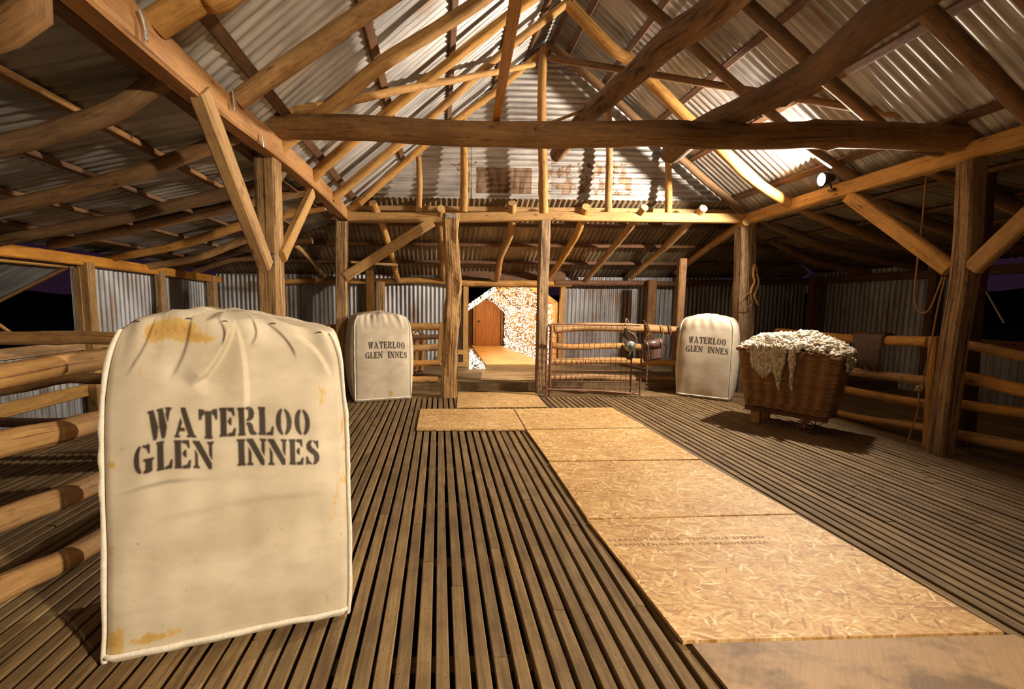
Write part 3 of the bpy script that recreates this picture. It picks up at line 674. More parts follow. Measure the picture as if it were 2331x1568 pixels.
for (pts, r, mt, lb) in [([(690, 750), (740, 748), (930, 742), (1003, 744)], .052, 'log', 'top rail beside the cracked post behind the second bale'), ([(700, 770), (930, 768), (1003, 766)], .034, 'dark', 'thin dark second rail behind the second bale'),
                 ([(700, 800), (930, 792), (1003, 790)], .05, 'log', 'third rail behind the second bale'), ([(700, 832), (930, 828), (1003, 826)], .046, 'log', 'fourth rail behind the second bale'),
                 ([(700, 868), (930, 864), (996, 865)], .05, 'log', 'lowest rail behind the second bale, lying near the floor')]:
    rail([at(*p, Y=6.02) for p in pts], r, lb, G3, mt)
tag(beam('fence_upright', [at(1000, 820, Y=5.78), at(1007, 733, Y=5.78)], .07, .025, 'sawn', up=(0, 1, 0)), 'pale vertical board nailed on the far left rails beside the cracked post', 'board')
G4 = 'rails of the far right fence behind the mesh gate'
for (pts, r, mt, lb) in [([(1262, 750), (1330, 744), (1450, 747), (1570, 752), (1700, 756)], .062, 'log', 'thick top rail hung with leather gear behind the mesh gate'), ([(1256, 786), (1300, 790), (1400, 787), (1505, 793)], .044, 'log', 'second rail behind the mesh gate'),
                 ([(1250, 824), (1380, 822), (1460, 824), (1700, 830)], .05, 'log', 'third rail behind the mesh gate wound with wire'), ([(1250, 861), (1350, 858), (1440, 862), (1700, 868)], .044, 'log', 'lowest rail behind the mesh gate')]:
    rail([at(*p, Y=6.12) for p in pts], r, lb, G4, mt)
G5 = 'rails beside the wool basket'
for (a, b, r, lb) in [((1905, 767), (2116, 778), .047, 'top rail behind the wool basket'), ((1938, 845), (2118, 868), .045, 'second rail behind the wool basket'), ((1930, 888), (2116, 921), .040, 'third rail behind the wool basket'), ((1935, 945), (2116, 976), .036, 'lowest rail behind the wool basket')]:
    A, B = at(*a, X=4.42), at(*b, X=4.36); C = A+(A-B).normalized()*.9; C.z = A.z
    rail([C, A, B], r, lb, G5, 'log')
G6 = 'rails leaving the tall right post'
for (a, b, r, lb) in [((2200, 785), (2331, 812), .038, 'top rail at the right edge of the photo'), ((2190, 858), (2331, 888), .050, 'second rail at the right edge of the photo'), ((2186, 920), (2331, 940), .040, 'third rail at the right edge of the photo'), ((2182, 990), (2331, 1018), .046, 'lowest rail at the right edge of the photo')]:
    A, B = at(*a, X=4.40), at(*b, X=4.38); C = B+(B-A).normalized()*1.2
    rail([A, B, C], r, lb, G6, 'log')
post([(4.50, 2.35, 0), (4.50, 2.35, 1.08)], .10, .08, 'dark', 'upright holding the near ends of the rails past the tall right post', .04)
# doorway joinery
t = empty('door_1', ((DX0+DX1)/2, YB, .11)); t['kind'] = 'structure'
for X_, w in ((at(1060, 700, Y=YB).x, .09), (at(1279, 700, Y=YB).x, .09)):
    mb = MB(); box(mb, (X_-(DX0+DX1)/2, -.03, .77), (w, .09, 1.54)); mb.build('door_frame', M['sawn'], t)
mb = MB(); box(mb, (0, -.02, 1.46), (1.75, .06, .09)); mb.build('lintel', M['dark'], t)
mb = MB(); box(mb, (0, .03, 1.62), (1.9, .03, .30)); mb.build('fascia', M['dark'], t)
for z, lb in ((.38, 'upper plain board between the cracked post and the door frame'), (.16, 'lower plain board between the cracked post and the door frame')):
    tag(beam('board', [(.20, 7.45, z), (.50, 7.45, z)], .03, .085, 'sawn'), lb, 'board')

# ------------------------------------------------------------------ shutter of the left window
t = empty('awning_shutter', (WL-.05, 3.9, 1.63)); tag(t, 'iron awning shutter propped open outside the left window', 'shutter')
hd = Vector((-.86, 0, -.42)); hn = Vector((-.42, 0, .86)).normalized()
mb = MB(); nu = 110; vs = []; gs = []; f = []
for i in range(nu+1):
    u = -1.0+1.85*i/nu
    for j in range(2): p = hd*j+Vector((0, u, 0))+hn*(.004*math.sin(2*math.pi*u/.076)); vs.append(tuple(p)); gs.append((u, 0, j*.95))
for i in range(nu): f.append((2*i, 2*i+2, 2*i+3, 2*i+1))
mb.add(vs, f, gs, .25, True); mb.build('iron_sheet', M['zinc_wall'], t)
for a, b in (((0, -1, 0), (0, .85, 0)), (hd+Vector((0, -1, 0)), hd+Vector((0, .85, 0))), ((0, .85, 0), hd+Vector((0, .85, 0))), ((0, .10, 0), hd+Vector((0, .10, 0)))):
    mb = MB(); sweep(mb, [Vector(a)-hn*.02, Vector(b)-hn*.02], rrect(.03, .03, .003), up=hn, smooth=False); mb.build('frame_bar', M['sawn'], t)
tag(beam('prop_stick', [at(-60, 700, X=WL-.1), at(30, 762, X=WL-.25)], .03, .03, 'sawn'), 'stick propping the awning shutter at the left edge', 'stick')
tag(tube('prop_stick', [at(2240, 655, X=WR+.12), at(2286, 736, X=WR+.12)], .012, 'galv'), 'thin metal prop outside the dark right window', 'stick')

# ------------------------------------------------------------------ boards laid on the slats
def sheet(name, cor, th, mt, lb, z=.003):
    """four corners (x,y) -> thin board"""
    mb = MB(); off = random.random()*20; A = Vector((*cor[0], 0)); e = (Vector((*cor[1], 0))-A).normalized(); n_ = Vector((-e.y, e.x, 0))
    vs = []; gs = []
    for zz in (z, z+th):
        for c in cor: p = Vector((*c, zz)); vs.append(tuple(p)); q = p-A; gs.append((q.dot(e)+off, q.dot(n_)+off, zz))
    mb.add(vs, [(3, 2, 1, 0), (4, 5, 6, 7)]+[(i, (i+1) % 4, 4+(i+1) % 4, 4+i) for i in range(4)], gs)
    return tag(mb.build(name, M[mt]), lb, 'board')
g0 = 'strand board sheets laid down the middle'
def fp(x, y, z=.02): p = at(x, y, Z=z); return (p.x, p.y)
S = [((1557, 1460), (2290, 1440), (1815, 1171), (1338, 1183)), ((1338, 1181), (1815, 1169), (1594, 1047), (1250, 1051)), ((1250, 1049), (1594, 1045), (1474, 974), (1199, 978)), ((1199, 977), (1474, 973), (1393, 927), (1171, 930))]
L4 = ['nearest strand board sheet with faded print, on the slatted floor', 'second strand board sheet of the walkway, greyer along its edge', 'third strand board sheet of the walkway', 'fourth strand board sheet of the walkway beside the sheet set to the left']
for q, lb in zip(S, L4):
    c = [fp(*p) for p in q]; c[0] = (c[0][0], c[0][1]+.006); c[1] = (c[1][0], c[1][1]+.006)
    o = sheet('strand_board', c, .016, 'osb', lb); o['group'] = g0
    if q is S[0]: near_osb = o; nc = c
o = sheet('strand_board', [fp(948, 977), fp(1196, 977), fp(1168, 930), fp(957, 930)], .016, 'osb', 'strand board sheet set to the left of the walkway'); o['group'] = g0
o = sheet('strand_board', [fp(1040, 928, .01), fp(1246, 926, .01), fp(1217, 893, .01), fp(1042, 893, .01)], .010, 'osb_dirty', 'orange strand board sheet between the two doorway posts'); o['group'] = g0
o = sheet('plywood_sheet', [(.97, .30), (2.35, .30), fp(2310, 1443), fp(1575, 1464)], .0155, 'ply', 'stained plywood sheet at the bottom edge of the photo')
sheet('plywood_sheet', [(.60, 6.10), (1.70, 6.10), (1.80, 7.0), (.72, 7.0)], .010, 'ply', 'small plywood sheet just inside the lit doorway', .111)
# faded print on the nearest sheet
def text_mesh(body, size, mt, loc, an, board, sx=1.):
    cu = bpy.data.curves.new('print', 'FONT'); cu.body = body; cu.size = size; cu.space_character = 1.15
    ob = bpy.data.objects.new('print', cu); COL.objects.link(ob); bpy.context.view_layer.update()
    me = bpy.data.meshes.new_from_object(ob); bpy.data.objects.remove(ob)
    me.transform(Matrix.Translation(Vector(loc)-board.location) @ Matrix.Rotation(an, 4, 'Z') @ Matrix.Diagonal((sx, 1, 1, 1)))
    if len(board.data.materials) < 2: board.data.materials.append(M[mt])
    for p_ in me.polygons: p_.material_index = 1
    bm = bmesh.new(); bm.from_mesh(board.data); k0 = len(bm.faces); bm.from_mesh(me); bm.faces.ensure_lookup_table()
    for f_ in bm.faces[k0:]: f_.material_index = 1
    bm.to_mesh(board.data); bm.free()
A = Vector((*nc[0], 0)); B = Vector((*nc[1], 0)); an = math.atan2(B.y-A.y, B.x-A.x)
p1 = at(1385, 1231, Z=.0205); p2 = at(1400, 1243, Z=.0205)
text_mesh('STRENGTH AXIS  THIS SIDE DOWN', .030, 'inkmark', p1, an, near_osb, 1.55)
text_mesh('ERESISTENCIA MAY OF RESISTENCIA', .030, 'inkmark', p2, an, near_osb, 1.45)

# ------------------------------------------------------------------ wool bales
def blur1(a, k, ax):
    c = np.cumsum(np.concatenate([np.zeros_like(a.take([0], ax)), np.pad(a, [(k, k) if i == ax else (0, 0) for i in range(2)], mode='edge')], ax), ax)
    n_ = a.shape[ax]; hi = c.take(range(2*k+1, 2*k+1+n_), ax); lo = c.take(range(0, n_), ax); return (hi-lo)/(2*k+1)
def ell(cx, cy, rx, ry, a0, a1, n=20): return [(cx+rx*math.cos(math.radians(a0+(a1-a0)*i/n)), cy+ry*math.sin(math.radians(a0+(a1-a0)*i/n))) for i in range(n+1)]
STEM = [(-.03, 1), (.28, 1), (.28, .94), (.25, .9), (.25, .1), (.28, .06), (.28, 0), (-.03, 0), (-.03, .06), (.01, .1), (.01, .9), (-.03, .94)]
HL = ell(.34, .5, .34, .5, 100, 260)+ell(.34, .5, .13, .43, 255, 105); HR = [(.70-x, y) for x, y in HL]
GLYPH = {
 'W': (.94, [[(0, 1), (.25, 1), (.25, .94), (.41, .40), (.37, .08), (.33, 0), (.22, 0), (.06, .93), (0, .94)], [(.37, 1), (.61, 1), (.61, .94), (.70, .58), (.76, .38), (.70, .08), (.66, 0), (.56, 0), (.47, .42), (.42, .93), (.37, .94)], [(.72, 1), (.95, 1), (.95, .94), (.89, .92), (.80, .50), (.72, .78), (.76, .93), (.72, .94)]]),
 'A': (.86, [[(.26, 1), (.44, 1), (.79, .08), (.86, .06), (.86, 0), (.50, 0), (.50, .06), (.56, .08), (.26, .92)], [(0, 0), (0, .06), (.05, .08), (.24, .66), (.30, .52), (.24, .32), (.38, .32), (.42, .22), (.20, .22), (.15, .08), (.21, .06), (.21, 0)]]),
 'T': (.76, [[(.26, .97), (.50, .97), (.50, .07), (.55, .06), (.55, 0), (.21, 0), (.21, .06), (.26, .07)], [(0, 1), (.21, 1), (.21, .84), (.13, .80), (.08, .64), (0, .64)], [(.55, 1), (.76, 1), (.76, .64), (.68, .64), (.63, .80), (.55, .84)]]),
 'E': (.66, [STEM, [(.33, 1), (.60, 1), (.62, .72), (.56, .72), (.48, .88), (.33, .90)], [(.33, .56), (.42, .66), (.47, .66), (.47, .40), (.42, .40), (.33, .48)], [(.33, 0), (.62, 0), (.66, .28), (.59, .28), (.50, .12), (.33, .10)]]),
 'R': (.76, [STEM, [(.33, 1), (.50, 1), (.62, .93), (.67, .78), (.62, .60), (.48, .52), (.33, .50), (.33, .57), (.41, .62), (.43, .76), (.41, .90), (.33, .94)], [(.33, .45), (.48, .46), (.58, .38), (.64, .14), (.75, .07), (.75, 0), (.52, 0), (.44, .10), (.38, .36), (.33, .38)]]),
 'L': (.62, [STEM, [(.33, 0), (.60, 0), (.64, .32), (.57, .32), (.49, .12), (.33, .08)]]),
 'O': (.72, [HL, HR]),
 'G': (.86, [HL, [(.38, 1), (.50, .97), (.58, 1), (.68, 1), (.68, .68), (.62, .68), (.54, .86), (.38, .93)], [(.40, .50), (.84, .50), (.84, .44), (.76, .40), (.76, .05), (.62, 0), (.40, 0), (.40, .07), (.50, .12), (.50, .40), (.40, .44)]]),
 'N': (.86, [[(-.03, 0), (-.03, .06), (.05, .1), (.05, .68), (.16, .50), (.16, .1), (.24, .06), (.24, 0)], [(-.03, 1), (.24, 1), (.76, .20), (.76, 0), (.62, 0), (.06, .84), (-.03, .93)], [(.58, 1), (.86, 1), (.86, .94), (.79, .90), (.78, .34), (.66, .54), (.66, .90), (.58, .94)]]),
 'I': (.32, [[(-.02, 1), (.34, 1), (.34, .94), (.29, .91), (.29, .09), (.34, .06), (.34, 0), (-.02, 0), (-.02, .06), (.03, .09), (.03, .91), (-.02, .94)]]),
 'S': (.66, [[(.30, 1), (.14, .95), (.03, .81), (.04, .63), (.16, .51), (.36, .41), (.42, .30), (.40, .12), (.34, .05), (.34, 0), (.48, .03), (.62, .15), (.66, .33), (.60, .49), (.44, .61), (.28, .71), (.23, .84), (.30, .94)], [(.37, 1), (.50, .95), (.57, 1), (.62, 1), (.62, .68), (.56, .68), (.49, .85), (.37, .93)], [(0, 0), (.06, 0), (.11, .05), (.27, 0), (.27, .07), (.15, .14), (.08, .32), (0, .32)]]),
}
def inpoly(poly, X, Y):
    r = np.zeros(X.shape, bool); n_ = len(poly)
    for i in range(n_):
        x0, y0 = poly[i]; x1, y1 = poly[(i+1) % n_]
        if y0 == y1: continue
        c = ((y0 > Y) != (y1 > Y)) & (X < (x1-x0)*(Y-y0)/(y1-y0)+x0); r ^= c
    return r
def ink_raster(w, h, rows, res=.0011, soft=2):
    """rows: (text, x0, x1, z0, z1) in metres on the face"""
    nx, ny = int(w/res), int(h/res); gx, gy_ = np.meshgrid((np.arange(nx)+.5)*res, (np.arange(ny)+.5)*res); A_ = np.zeros((ny, nx))
    for (s, x0, x1, z0, z1, sl) in rows:
        gap = .13; tot = 0
        for c in s: tot += (.95 if c == ' ' else GLYPH[c][0]+gap)
        tot -= gap; k = (x1-x0)/tot; hh = z1-z0; cx = x0
        for c in s:
            if c == ' ': cx += .95*k; continue
            wd, polys = GLYPH[c]
            for p in polys: A_ = np.maximum(A_, inpoly([(cx+q[0]*k, z0+q[1]*hh+sl*(cx+q[0]*k-x0)) for q in p], gx, gy_))
            cx += (wd+gap)*k
    D_ = A_.copy(); q_ = 1
    for a_ in (0, 1):
        for k_ in (-q_, q_): D_ = np.maximum(D_, np.roll(A_, k_, a_))
    A_ = D_; core = blur1(blur1(A_, soft, 0), soft, 1)
    halo = blur1(blur1(blur1(blur1(A_, soft*5, 0), soft*5, 1), soft*5, 0), soft*5, 1)
    return np.clip(core*.93+halo*.16, 0, .95), res
def bilin(A_, x, y):
    ny, nx = A_.shape; x = np.clip(x-.5, 0, nx-1.001); y = np.clip(y-.5, 0, ny-1.001); i = x.astype(int); j = y.astype(int); a = x-i; b = y-j
    return A_[j, i]*(1-a)*(1-b)+A_[j, i+1]*a*(1-b)+A_[j+1, i]*(1-a)*b+A_[j+1, i+1]*a*b
def snoise(x, y, seed):
    rs = np.random.RandomState(seed); o = np.zeros_like(x)
    for k in range(8):
        a = rs.rand()*6.28; f_ = 1+rs.rand()*1.6; o += np.sin((x*math.cos(a)+y*math.sin(a))*f_+rs.rand()*6.28)
    return o/4
FOLDS = [(.33, 1, .27, .82, .006, .05), (.52, .985, .36, .81, -.016, .07), (.53, .98, .555, .70, -.007, .03), (.66, .99, .78, .90, .006, .05), (.80, .97, .93, .86, -.008, .04), (.17, .99, .10, .86, .005, .04), (.44, 1, .47, .92, .008, .03), (.60, 1, .58, .92, .007, .03), (.10, .40, .9, .46, .003, .08)]
def bale(P0, P1, depth, height, label, rows, stains, seed, topprof, topin=.05, edges=None, rt=.10, bulge=.03, sidebulge=.05, nf=300, dense=(0, 1), foot=None, topdrop=0.):
    P0, P1 = Vector((*P0, 0)), Vector((*P1, 0)); w = (P1-P0).length; e = (P1-P0).normalized(); b = Vector((-e.y, e.x, 0))
    root = empty('wool_bale', P0.lerp(P1, .5)+b*depth/2, math.atan2(e.y, e.x)); tag(root, label, 'wool bale')
    # perimeter samples: local (x across, y depth), starting front-left
    per = [(w*(i/nf), 0., i/nf) for i in range(nf+1)]
    ns = 26; per += [(w, depth*(i/ns), 9) for i in range(1, ns+1)]+[(w*(1-i/40), depth, 9) for i in range(1, 41)]+[(0., depth*(1-i/ns), 9) for i in range(1, ns)]
    per = np.array(per); n_ = len(per)
    d0, d1 = dense; zs = np.unique(np.concatenate([np.linspace(0, .04, 8), np.linspace(.04, d0, 50), np.linspace(d0, d1, int((d1-d0)*height/.0024) if nf > 250 else int((d1-d0)*height/.004)), np.linspace(d1, .93, 30), np.linspace(.93, 1, 24)]))
    nz_ = len(zs); X_ = np.repeat(per[None, :, 0], nz_, 0); Y_ = np.repeat(per[None, :, 1], nz_, 0); T = np.repeat(zs[:, None], n_, 1)
    cx, cy = w/2, depth/2; ax = (X_-cx)/cx; ay = (Y_-cy)/cy
    # rounded vertical edges
    rc = .045
    for _ in range(1):
        dx = np.clip(np.abs(X_-cx)-(cx-rc), 0, None); dy = np.clip(np.abs(Y_-cy)-(cy-rc), 0, None); L_ = np.hypot(dx, dy); both = (dx > 0) & (dy > 0)
        k = np.where(both, rc/np.maximum(L_, 1e-6), 1); k = np.minimum(k, 1)
        X_ = np.where(both, cx+np.sign(X_-cx)*((cx-rc)+dx*k), X_); Y_ = np.where(both, cy+np.sign(Y_-cy)*((cy-rc)+dy*k), Y_)
    vb = np.sin(np.pi*np.clip(T, 0, 1))**.6
    isf = ay < -.98; front = np.clip(-ay, 0, 1)**3*(1-ax**4); back = np.clip(ay, 0, 1)**3*(1-ax**4); sidem = np.clip(np.abs(ax), 0, 1)**3*(1-ay**4)
    Y_ = Y_-front*bulge*vb+back*bulge*vb; X_ = X_+np.sign(ax)*sidem*sidebulge*vb
    # wrinkles
    wr = snoise(X_*9, T*6+Y_*9, seed)*.004+snoise(X_*22, T*12+Y_*20, seed+1)*.0022
    if nf < 250: wr = wr*.5
    tt = np.clip((T-.80)/.20, 0, 1)**1.5; pl_ = (snoise(X_*34+T*5, Y_*30+T*3, seed+2)*.012+snoise(X_*13, Y_*13+T*2, seed+5)*.016)*tt
    Y_ = Y_+np.sign(ay)*(np.abs(ay) > .6)*(wr+pl_); X_ = X_+np.sign(ax)*(np.abs(ax) > .9)*(np.abs(ay) < .95)*(wr+pl_)
    if edges:
        for (x0_, t0_, x1_, t1_, am, wd) in FOLDS:
            ax_, az_ = X_-x0_*w, (T-t0_)*height; ex_, ez_ = (x1_-x0_)*w, (t1_-t0_)*height; ll = math.hypot(ex_, ez_); ex_ /= ll; ez_ /= ll
            al = np.clip((ax_*ex_+az_*ez_)/ll, -.05, 1.05); dd = ax_*ez_-az_*ex_+.02*np.sin(al*3); en = np.clip(np.minimum(al+.05, 1.05-al)*5, 0, 1)
            Y_ = Y_+(ay < -.9)*am*np.tanh(dd/.006)*np.exp(-np.abs(dd)/wd)*en
    # shoulders: inset near the top, slight at the foot
    s = np.clip((T-.86)/.14, 0, 1); ins = 1-topin*2*np.clip((T-.55)/.45, 0, 1)**2/w*1.0
    if edges: eL = np.interp(T, *edges[0]); eR = np.interp(T, *edges[1]); X_ = eL+(X_/w)*(eR-eL)
    else: X_ = cx+(X_-cx)*ins
    rr = rt*(1-np.sqrt(np.clip(1-s*s, 0, 1)))
    X_ = X_-np.sign(ax)*np.abs(ax)*rr; Y_ = Y_-np.sign(ay)*np.abs(ay)*rr*.8
    fo = np.clip((.03-T)/.03, 0, 1)**2*.008; X_ = X_-np.sign(ax)*np.abs(ax)*fo; Y_ = Y_-np.sign(ay)*np.abs(ay)*fo
    u = np.clip(X_/w, 0, 1); hz = height+np.interp(u, [q[0] for q in topprof], [q[1] for q in topprof])
    Z_ = T*hz+np.where(T > .9, snoise(X_*30, Y_*30, seed+4)*.004*(T-.9)*10, 0)
    if foot: Z_ = Z_+foot(u)*(1-T)
    V_ = np.stack([X_-cx, Y_-cy, Z_], -1).reshape(-1, 3)
    G_ = np.stack([X_+seed*3.1, Y_*1.0+seed, Z_], -1).reshape(-1, 3)
    ras, res = ink_raster(w, height, rows, soft=2 if nf > 250 else 1)
    ink = bilin(ras, (per[None, :, 0]+0*T)/res, (T*height)/res)*(per[None, :, 2] < 2)
    if nf > 250:   # one faint smeared overspray line under the words
        ink = np.maximum(ink, .42*np.exp(-((T-(.525+.02*per[None, :, 0]))/.006)**2)*np.exp(-((per[None, :, 0]-.20)/.11)**2)*(per[None, :, 2] < 2))
    st = np.zeros_like(T)
    for (sx_, sz_, rx, rz, k) in stains: st = np.maximum(st, k*np.exp(-(((per[None, :, 0]/w-sx_)/rx)**2+((T-sz_)/rz)**2))*(per[None, :, 2] < 2))
    fs = [(i*n_+j, i*n_+(j+1) % n_, (i+1)*n_+(j+1) % n_, (i+1)*n_+j) for i in range(nz_-1) for j in range(n_)]
    # top cap: shrink rings, domed
    rings = []; base = V_[(nz_-1)*n_:]; nr = 12
    for q in range(1, nr+1):
        k = 1-q/nr; c = base*1.0; c[:, 0] *= k; c[:, 1] *= k
        c[:, 2] = base[:, 2]*(k)+np.interp(np.clip(c[:, 0]/w+.5, 0, 1), [t_[0] for t_ in topprof], [t_[1] for t_ in topprof])*(1-k)+height*(1-k)+.03*math.sin(q/nr*1.57)-topdrop*(1-k)
        c[:, 2] += snoise(c[:, 0]*24, c[:, 1]*24, seed+7)*.006*(1 if q < nr else 0); rings.append(c)
    V2 = np.concatenate([V_]+rings); N0 = nz_*n_
    for q in range(nr):
        a0 = (nz_-1)*n_ if q == 0 else N0+(q-1)*n_; b0 = N0+q*n_
        fs += [(a0+j, a0+(j+1) % n_, b0+(j+1) % n_, b0+j) for j in range(n_)]
    fs.append(tuple(range(n_))[::-1])
    G2_ = np.concatenate([G_]+[r+np.array([seed*3.1+cx, seed+cy, 0]) for r in rings]); z0 = np.zeros(nr*n_)
    mb = MB(); mb.add(V2, fs, G2_, 0., True, ink=np.concatenate([ink.ravel(), z0]), stain=np.concatenate([st.ravel(), z0]))
    mb.build('sack', M['bale'], root)
    # seam tapes along the front edges and the bottom and top of the front face
    Vg = V_.reshape(nz_, n_, 3); j0, j1 = 2, nf-2
    def ribbon(path, out, wd, nm):
        mb = MB(); m_ = len(path); vs = []; gs = []
        for i_, (p, o_) in enumerate(zip(path, out)):
            p = Vector(p); o_ = Vector(o_).normalized(); nrm = Vector((0, -1, 0)); wv = wd*(1+.35*math.sin(i_*.37+seed)*.6)
            for q, (a, c) in enumerate(((-.004, .003), (wv, .004), (wv, -.0), (-.004, -.003))): v_ = p+o_*a+nrm*c; vs.append(tuple(v_)); gs.append((a, c, i_*.02))
        f_ = [(4*i_+q, 4*i_+(q+1) % 4, 4*i_+4+(q+1) % 4, 4*i_+4+q) for i_ in range(m_-1) for q in range(4)]
        mb.add(vs, f_, gs, 0., True); mb.build(nm, M['piping'], root)
    ri = np.linspace(1, nz_-3, 90).astype(int)
    ribbon([Vg[i_, j0]-np.array([.002, .008, 0]) for i_ in ri], [(-1, -.15, 0)]*len(ri), .010, 'seam_tape')
    ribbon([Vg[i_, j1]-np.array([-.002, .008, 0]) for i_ in ri], [(1, -.15, 0)]*len(ri), .010, 'seam_tape')
    ci = np.linspace(j0, j1, 60).astype(int)
    ribbon([Vg[4, j]-np.array([0, .006, -.012]) for j in ci], [(0, -.5, -.6)]*len(ci), .011, 'seam_tape')
    return root, Vg, (cx, cy, w, nz_, n_)
b1rows = [('WATERLOO', .157, .685, .756, .852, 0.), ('GLEN INNES', .113, .715, .655, .748, -.015)]
b1s = [(.25, .955, .13, .035, 1.15), (.36, .945, .08, .02, .9), (.52, .74, .03, .02, .35), (.55, .665, .02, .03, .25), (.93, .42, .03, .05, .8), (.04, .38, .03, .06, .5), (.05, .07, .05, .04, 1.1), (.17, .065, .10, .02, 1.1), (.07, .29, .02, .02, .6),
       (.88, .80, .04, .05, .38), (.56, .71, .02, .03, .45), (.15, .83, .03, .04, .3), (.97, .6, .02, .3, .4), (.06, .62, .03, .01, .6)]
top1 = [(.1, -.015), (.155, .008), (.2, .030), (.30, .052), (.38, .044), (.45, .026), (.50, .034), (.62, .030), (.75, .012), (.86, -.006), (.92, -.022), (1, -.02)]
R1, V1g, I1 = bale((at(228, 1518, Z=0).x, at(228, 1518, Z=0).y), (at(798, 1400, Z=0).x, at(798, 1400, Z=0).y), .42, 1.155, 'big near wool bale with yellow stain at top, stencilled WATERLOO GLEN INNES', b1rows, b1s, 3, top1, edges=(([0, .1, .35, .69, .81, .91, 1], [-.004, .008, .026, .042, .052, .070, .088]), ([0, .1, .3, .7, .92, 1], [.835, .842, .845, .842, .823, .808])), rt=.03, bulge=.03, sidebulge=.0, nf=380, dense=(.50, .76))
cx, cy, w, nz_, n_ = I1
for u in (.09, .32, .48, .70, .93):   # wire clips that close the top flap
    j = int(u*380); p = V1g[nz_-4, j]; mb = MB(); sweep(mb, spline([Vector((p[0]-.009, p[1]-.006, p[2]-.001)), Vector((p[0], p[1]-.010, p[2]+.002)), Vector((p[0]+.009, p[1]-.006, p[2]-.001))], .004), circ(.0014, 6)); mb.build('wire_clip', M['black'], R1)
s2 = [(.35, .08, .03, .04, .7), (.62, .1, .06, .05, .8), (.3, .18, .03, .03, .5), (.5, .5, .5, .4, .0)]
top2 = [(0, -.02), (.2, .0), (.5, .01), (.8, -.005), (1, -.05)]
bale((at(807, 917, Z=0).x, at(807, 917, Z=0).y), (at(937, 908, Z=0).x, at(937, 908, Z=0).y), .74, 1.10, 'wool bale behind the big one, left of the cracked post, clean with black stencil', [('WATERLOO', .175, .635, .670, .755, 0), ('GLEN INNES', .14, .66, .550, .630, 0)], s2, 11, top2, topin=.01, rt=.07, bulge=.03, sidebulge=.07, nf=200, dense=(.47, .72))
top3 = [(0, -.02), (.3, .01), (.7, .0), (1, -.03)]
bale((3.23, 5.60), (3.71, 5.20), .60, 1.08, 'wool bale on the right behind the wicker basket, words partly hidden', [('WATERLOO', .125, .545, .725, .81, 0), ('GLEN INNES', .100, .575, .61, .69, 0)], [(.5, .1, .2, .02, .3)], 23, top3, topin=.01, rt=.08, bulge=.04, sidebulge=.05, nf=200, dense=(.52, .76))

# ------------------------------------------------------------------ wicker basket on a trolley
def basket_body(w, d, h, flare, rows=46, stake=.046):
    """woven tapered body, local origin at base centre"""
    rc = .05; per = []
    def loop(W_, D_, n):
        pts = []; seg = [(-W_/2+rc, -D_/2), (W_/2-rc, -D_/2)], [(W_/2, -D_/2+rc), (W_/2, D_/2-rc)], [(W_/2-rc, D_/2), (-W_/2+rc, D_/2)], [(-W_/2, D_/2-rc), (-W_/2, -D_/2+rc)]
        cs = [(W_/2-rc, -D_/2+rc, -90), (W_/2-rc, D_/2-rc, 0), (-W_/2+rc, D_/2-rc, 90), (-W_/2+rc, -D_/2+rc, 180)]
        poly = []
        for (a, b), (cx_, cy_, a0) in zip(seg, cs):
            poly += [Vector(a), Vector(b)]+[Vector((cx_+rc*math.cos(math.radians(a0+t_)), cy_+rc*math.sin(math.radians(a0+t_)))) for t_ in (22, 45, 68)]
        poly.append(poly[0]); L_ = [0]
        for i_ in range(1, len(poly)): L_.append(L_[-1]+(poly[i_]-poly[i_-1]).length)
        return np.array([(np.interp(L_[-1]*i_/n, L_, [q.x for q in poly]), np.interp(L_[-1]*i_/n, L_, [q.y for q in poly])) for i_ in range(n)]), L_[-1]
    _, L0 = loop(w, d, 10); ns = int(L0/stake/2)*2; n = ns*6; sub = 4; mb = MB(); V_ = []; G_ = []; T_ = []
    NR = rows*sub
    for r in range(NR+1):
        t_ = r/NR; k = 1+flare*t_; lp, _ = loop(w*k, d*(1+flare*t_), n); nx = np.roll(lp, -1, 0)-np.roll(lp, 1, 0); nx /= np.linalg.norm(nx, axis=1)[:, None]; nrm = np.stack([nx[:, 1], -nx[:, 0]], 1)
        row = r//sub; ph = (r % sub)/sub; prof = abs(math.sin(math.pi*ph)); u = np.arange(n)/n*ns
        band = 2 if t_ < .12 else 1
        wv = np.cos(np.pi*u/band+math.pi*(row % 2)); disp = (.003+.007*np.cos(np.pi*u)+.004*wv)*prof-.005*(1-prof)
        p = lp+nrm*disp[:, None]; z = h*t_+.004*np.sin(u*.4)
        T_.append(np.clip(.5+.5*np.cos(np.pi*u)*(1 if band == 1 else 0)+.25*wv-.5*(1-prof), 0, 1)); V_.append(np.stack([p[:, 0], p[:, 1], z+0*p[:, 0]], 1)); G_.append(np.stack([u*.04, 0*u+.1, z+0*u+row*.13], 1))  # shade of the weave gaps painted into the tone, outward strands paler
    V_ = np.concatenate(V_); G_ = np.concatenate(G_); f_ = [(i_*n+j, i_*n+(j+1) % n, (i_+1)*n+(j+1) % n, (i_+1)*n+j) for i_ in range(NR) for j in range(n)]
    f_.append(tuple(range(n))[::-1])
    mb.add(V_, f_, G_, np.concatenate(T_), True); top, _ = loop(w*(1+flare), d*(1+flare), 120)
    return mb, top
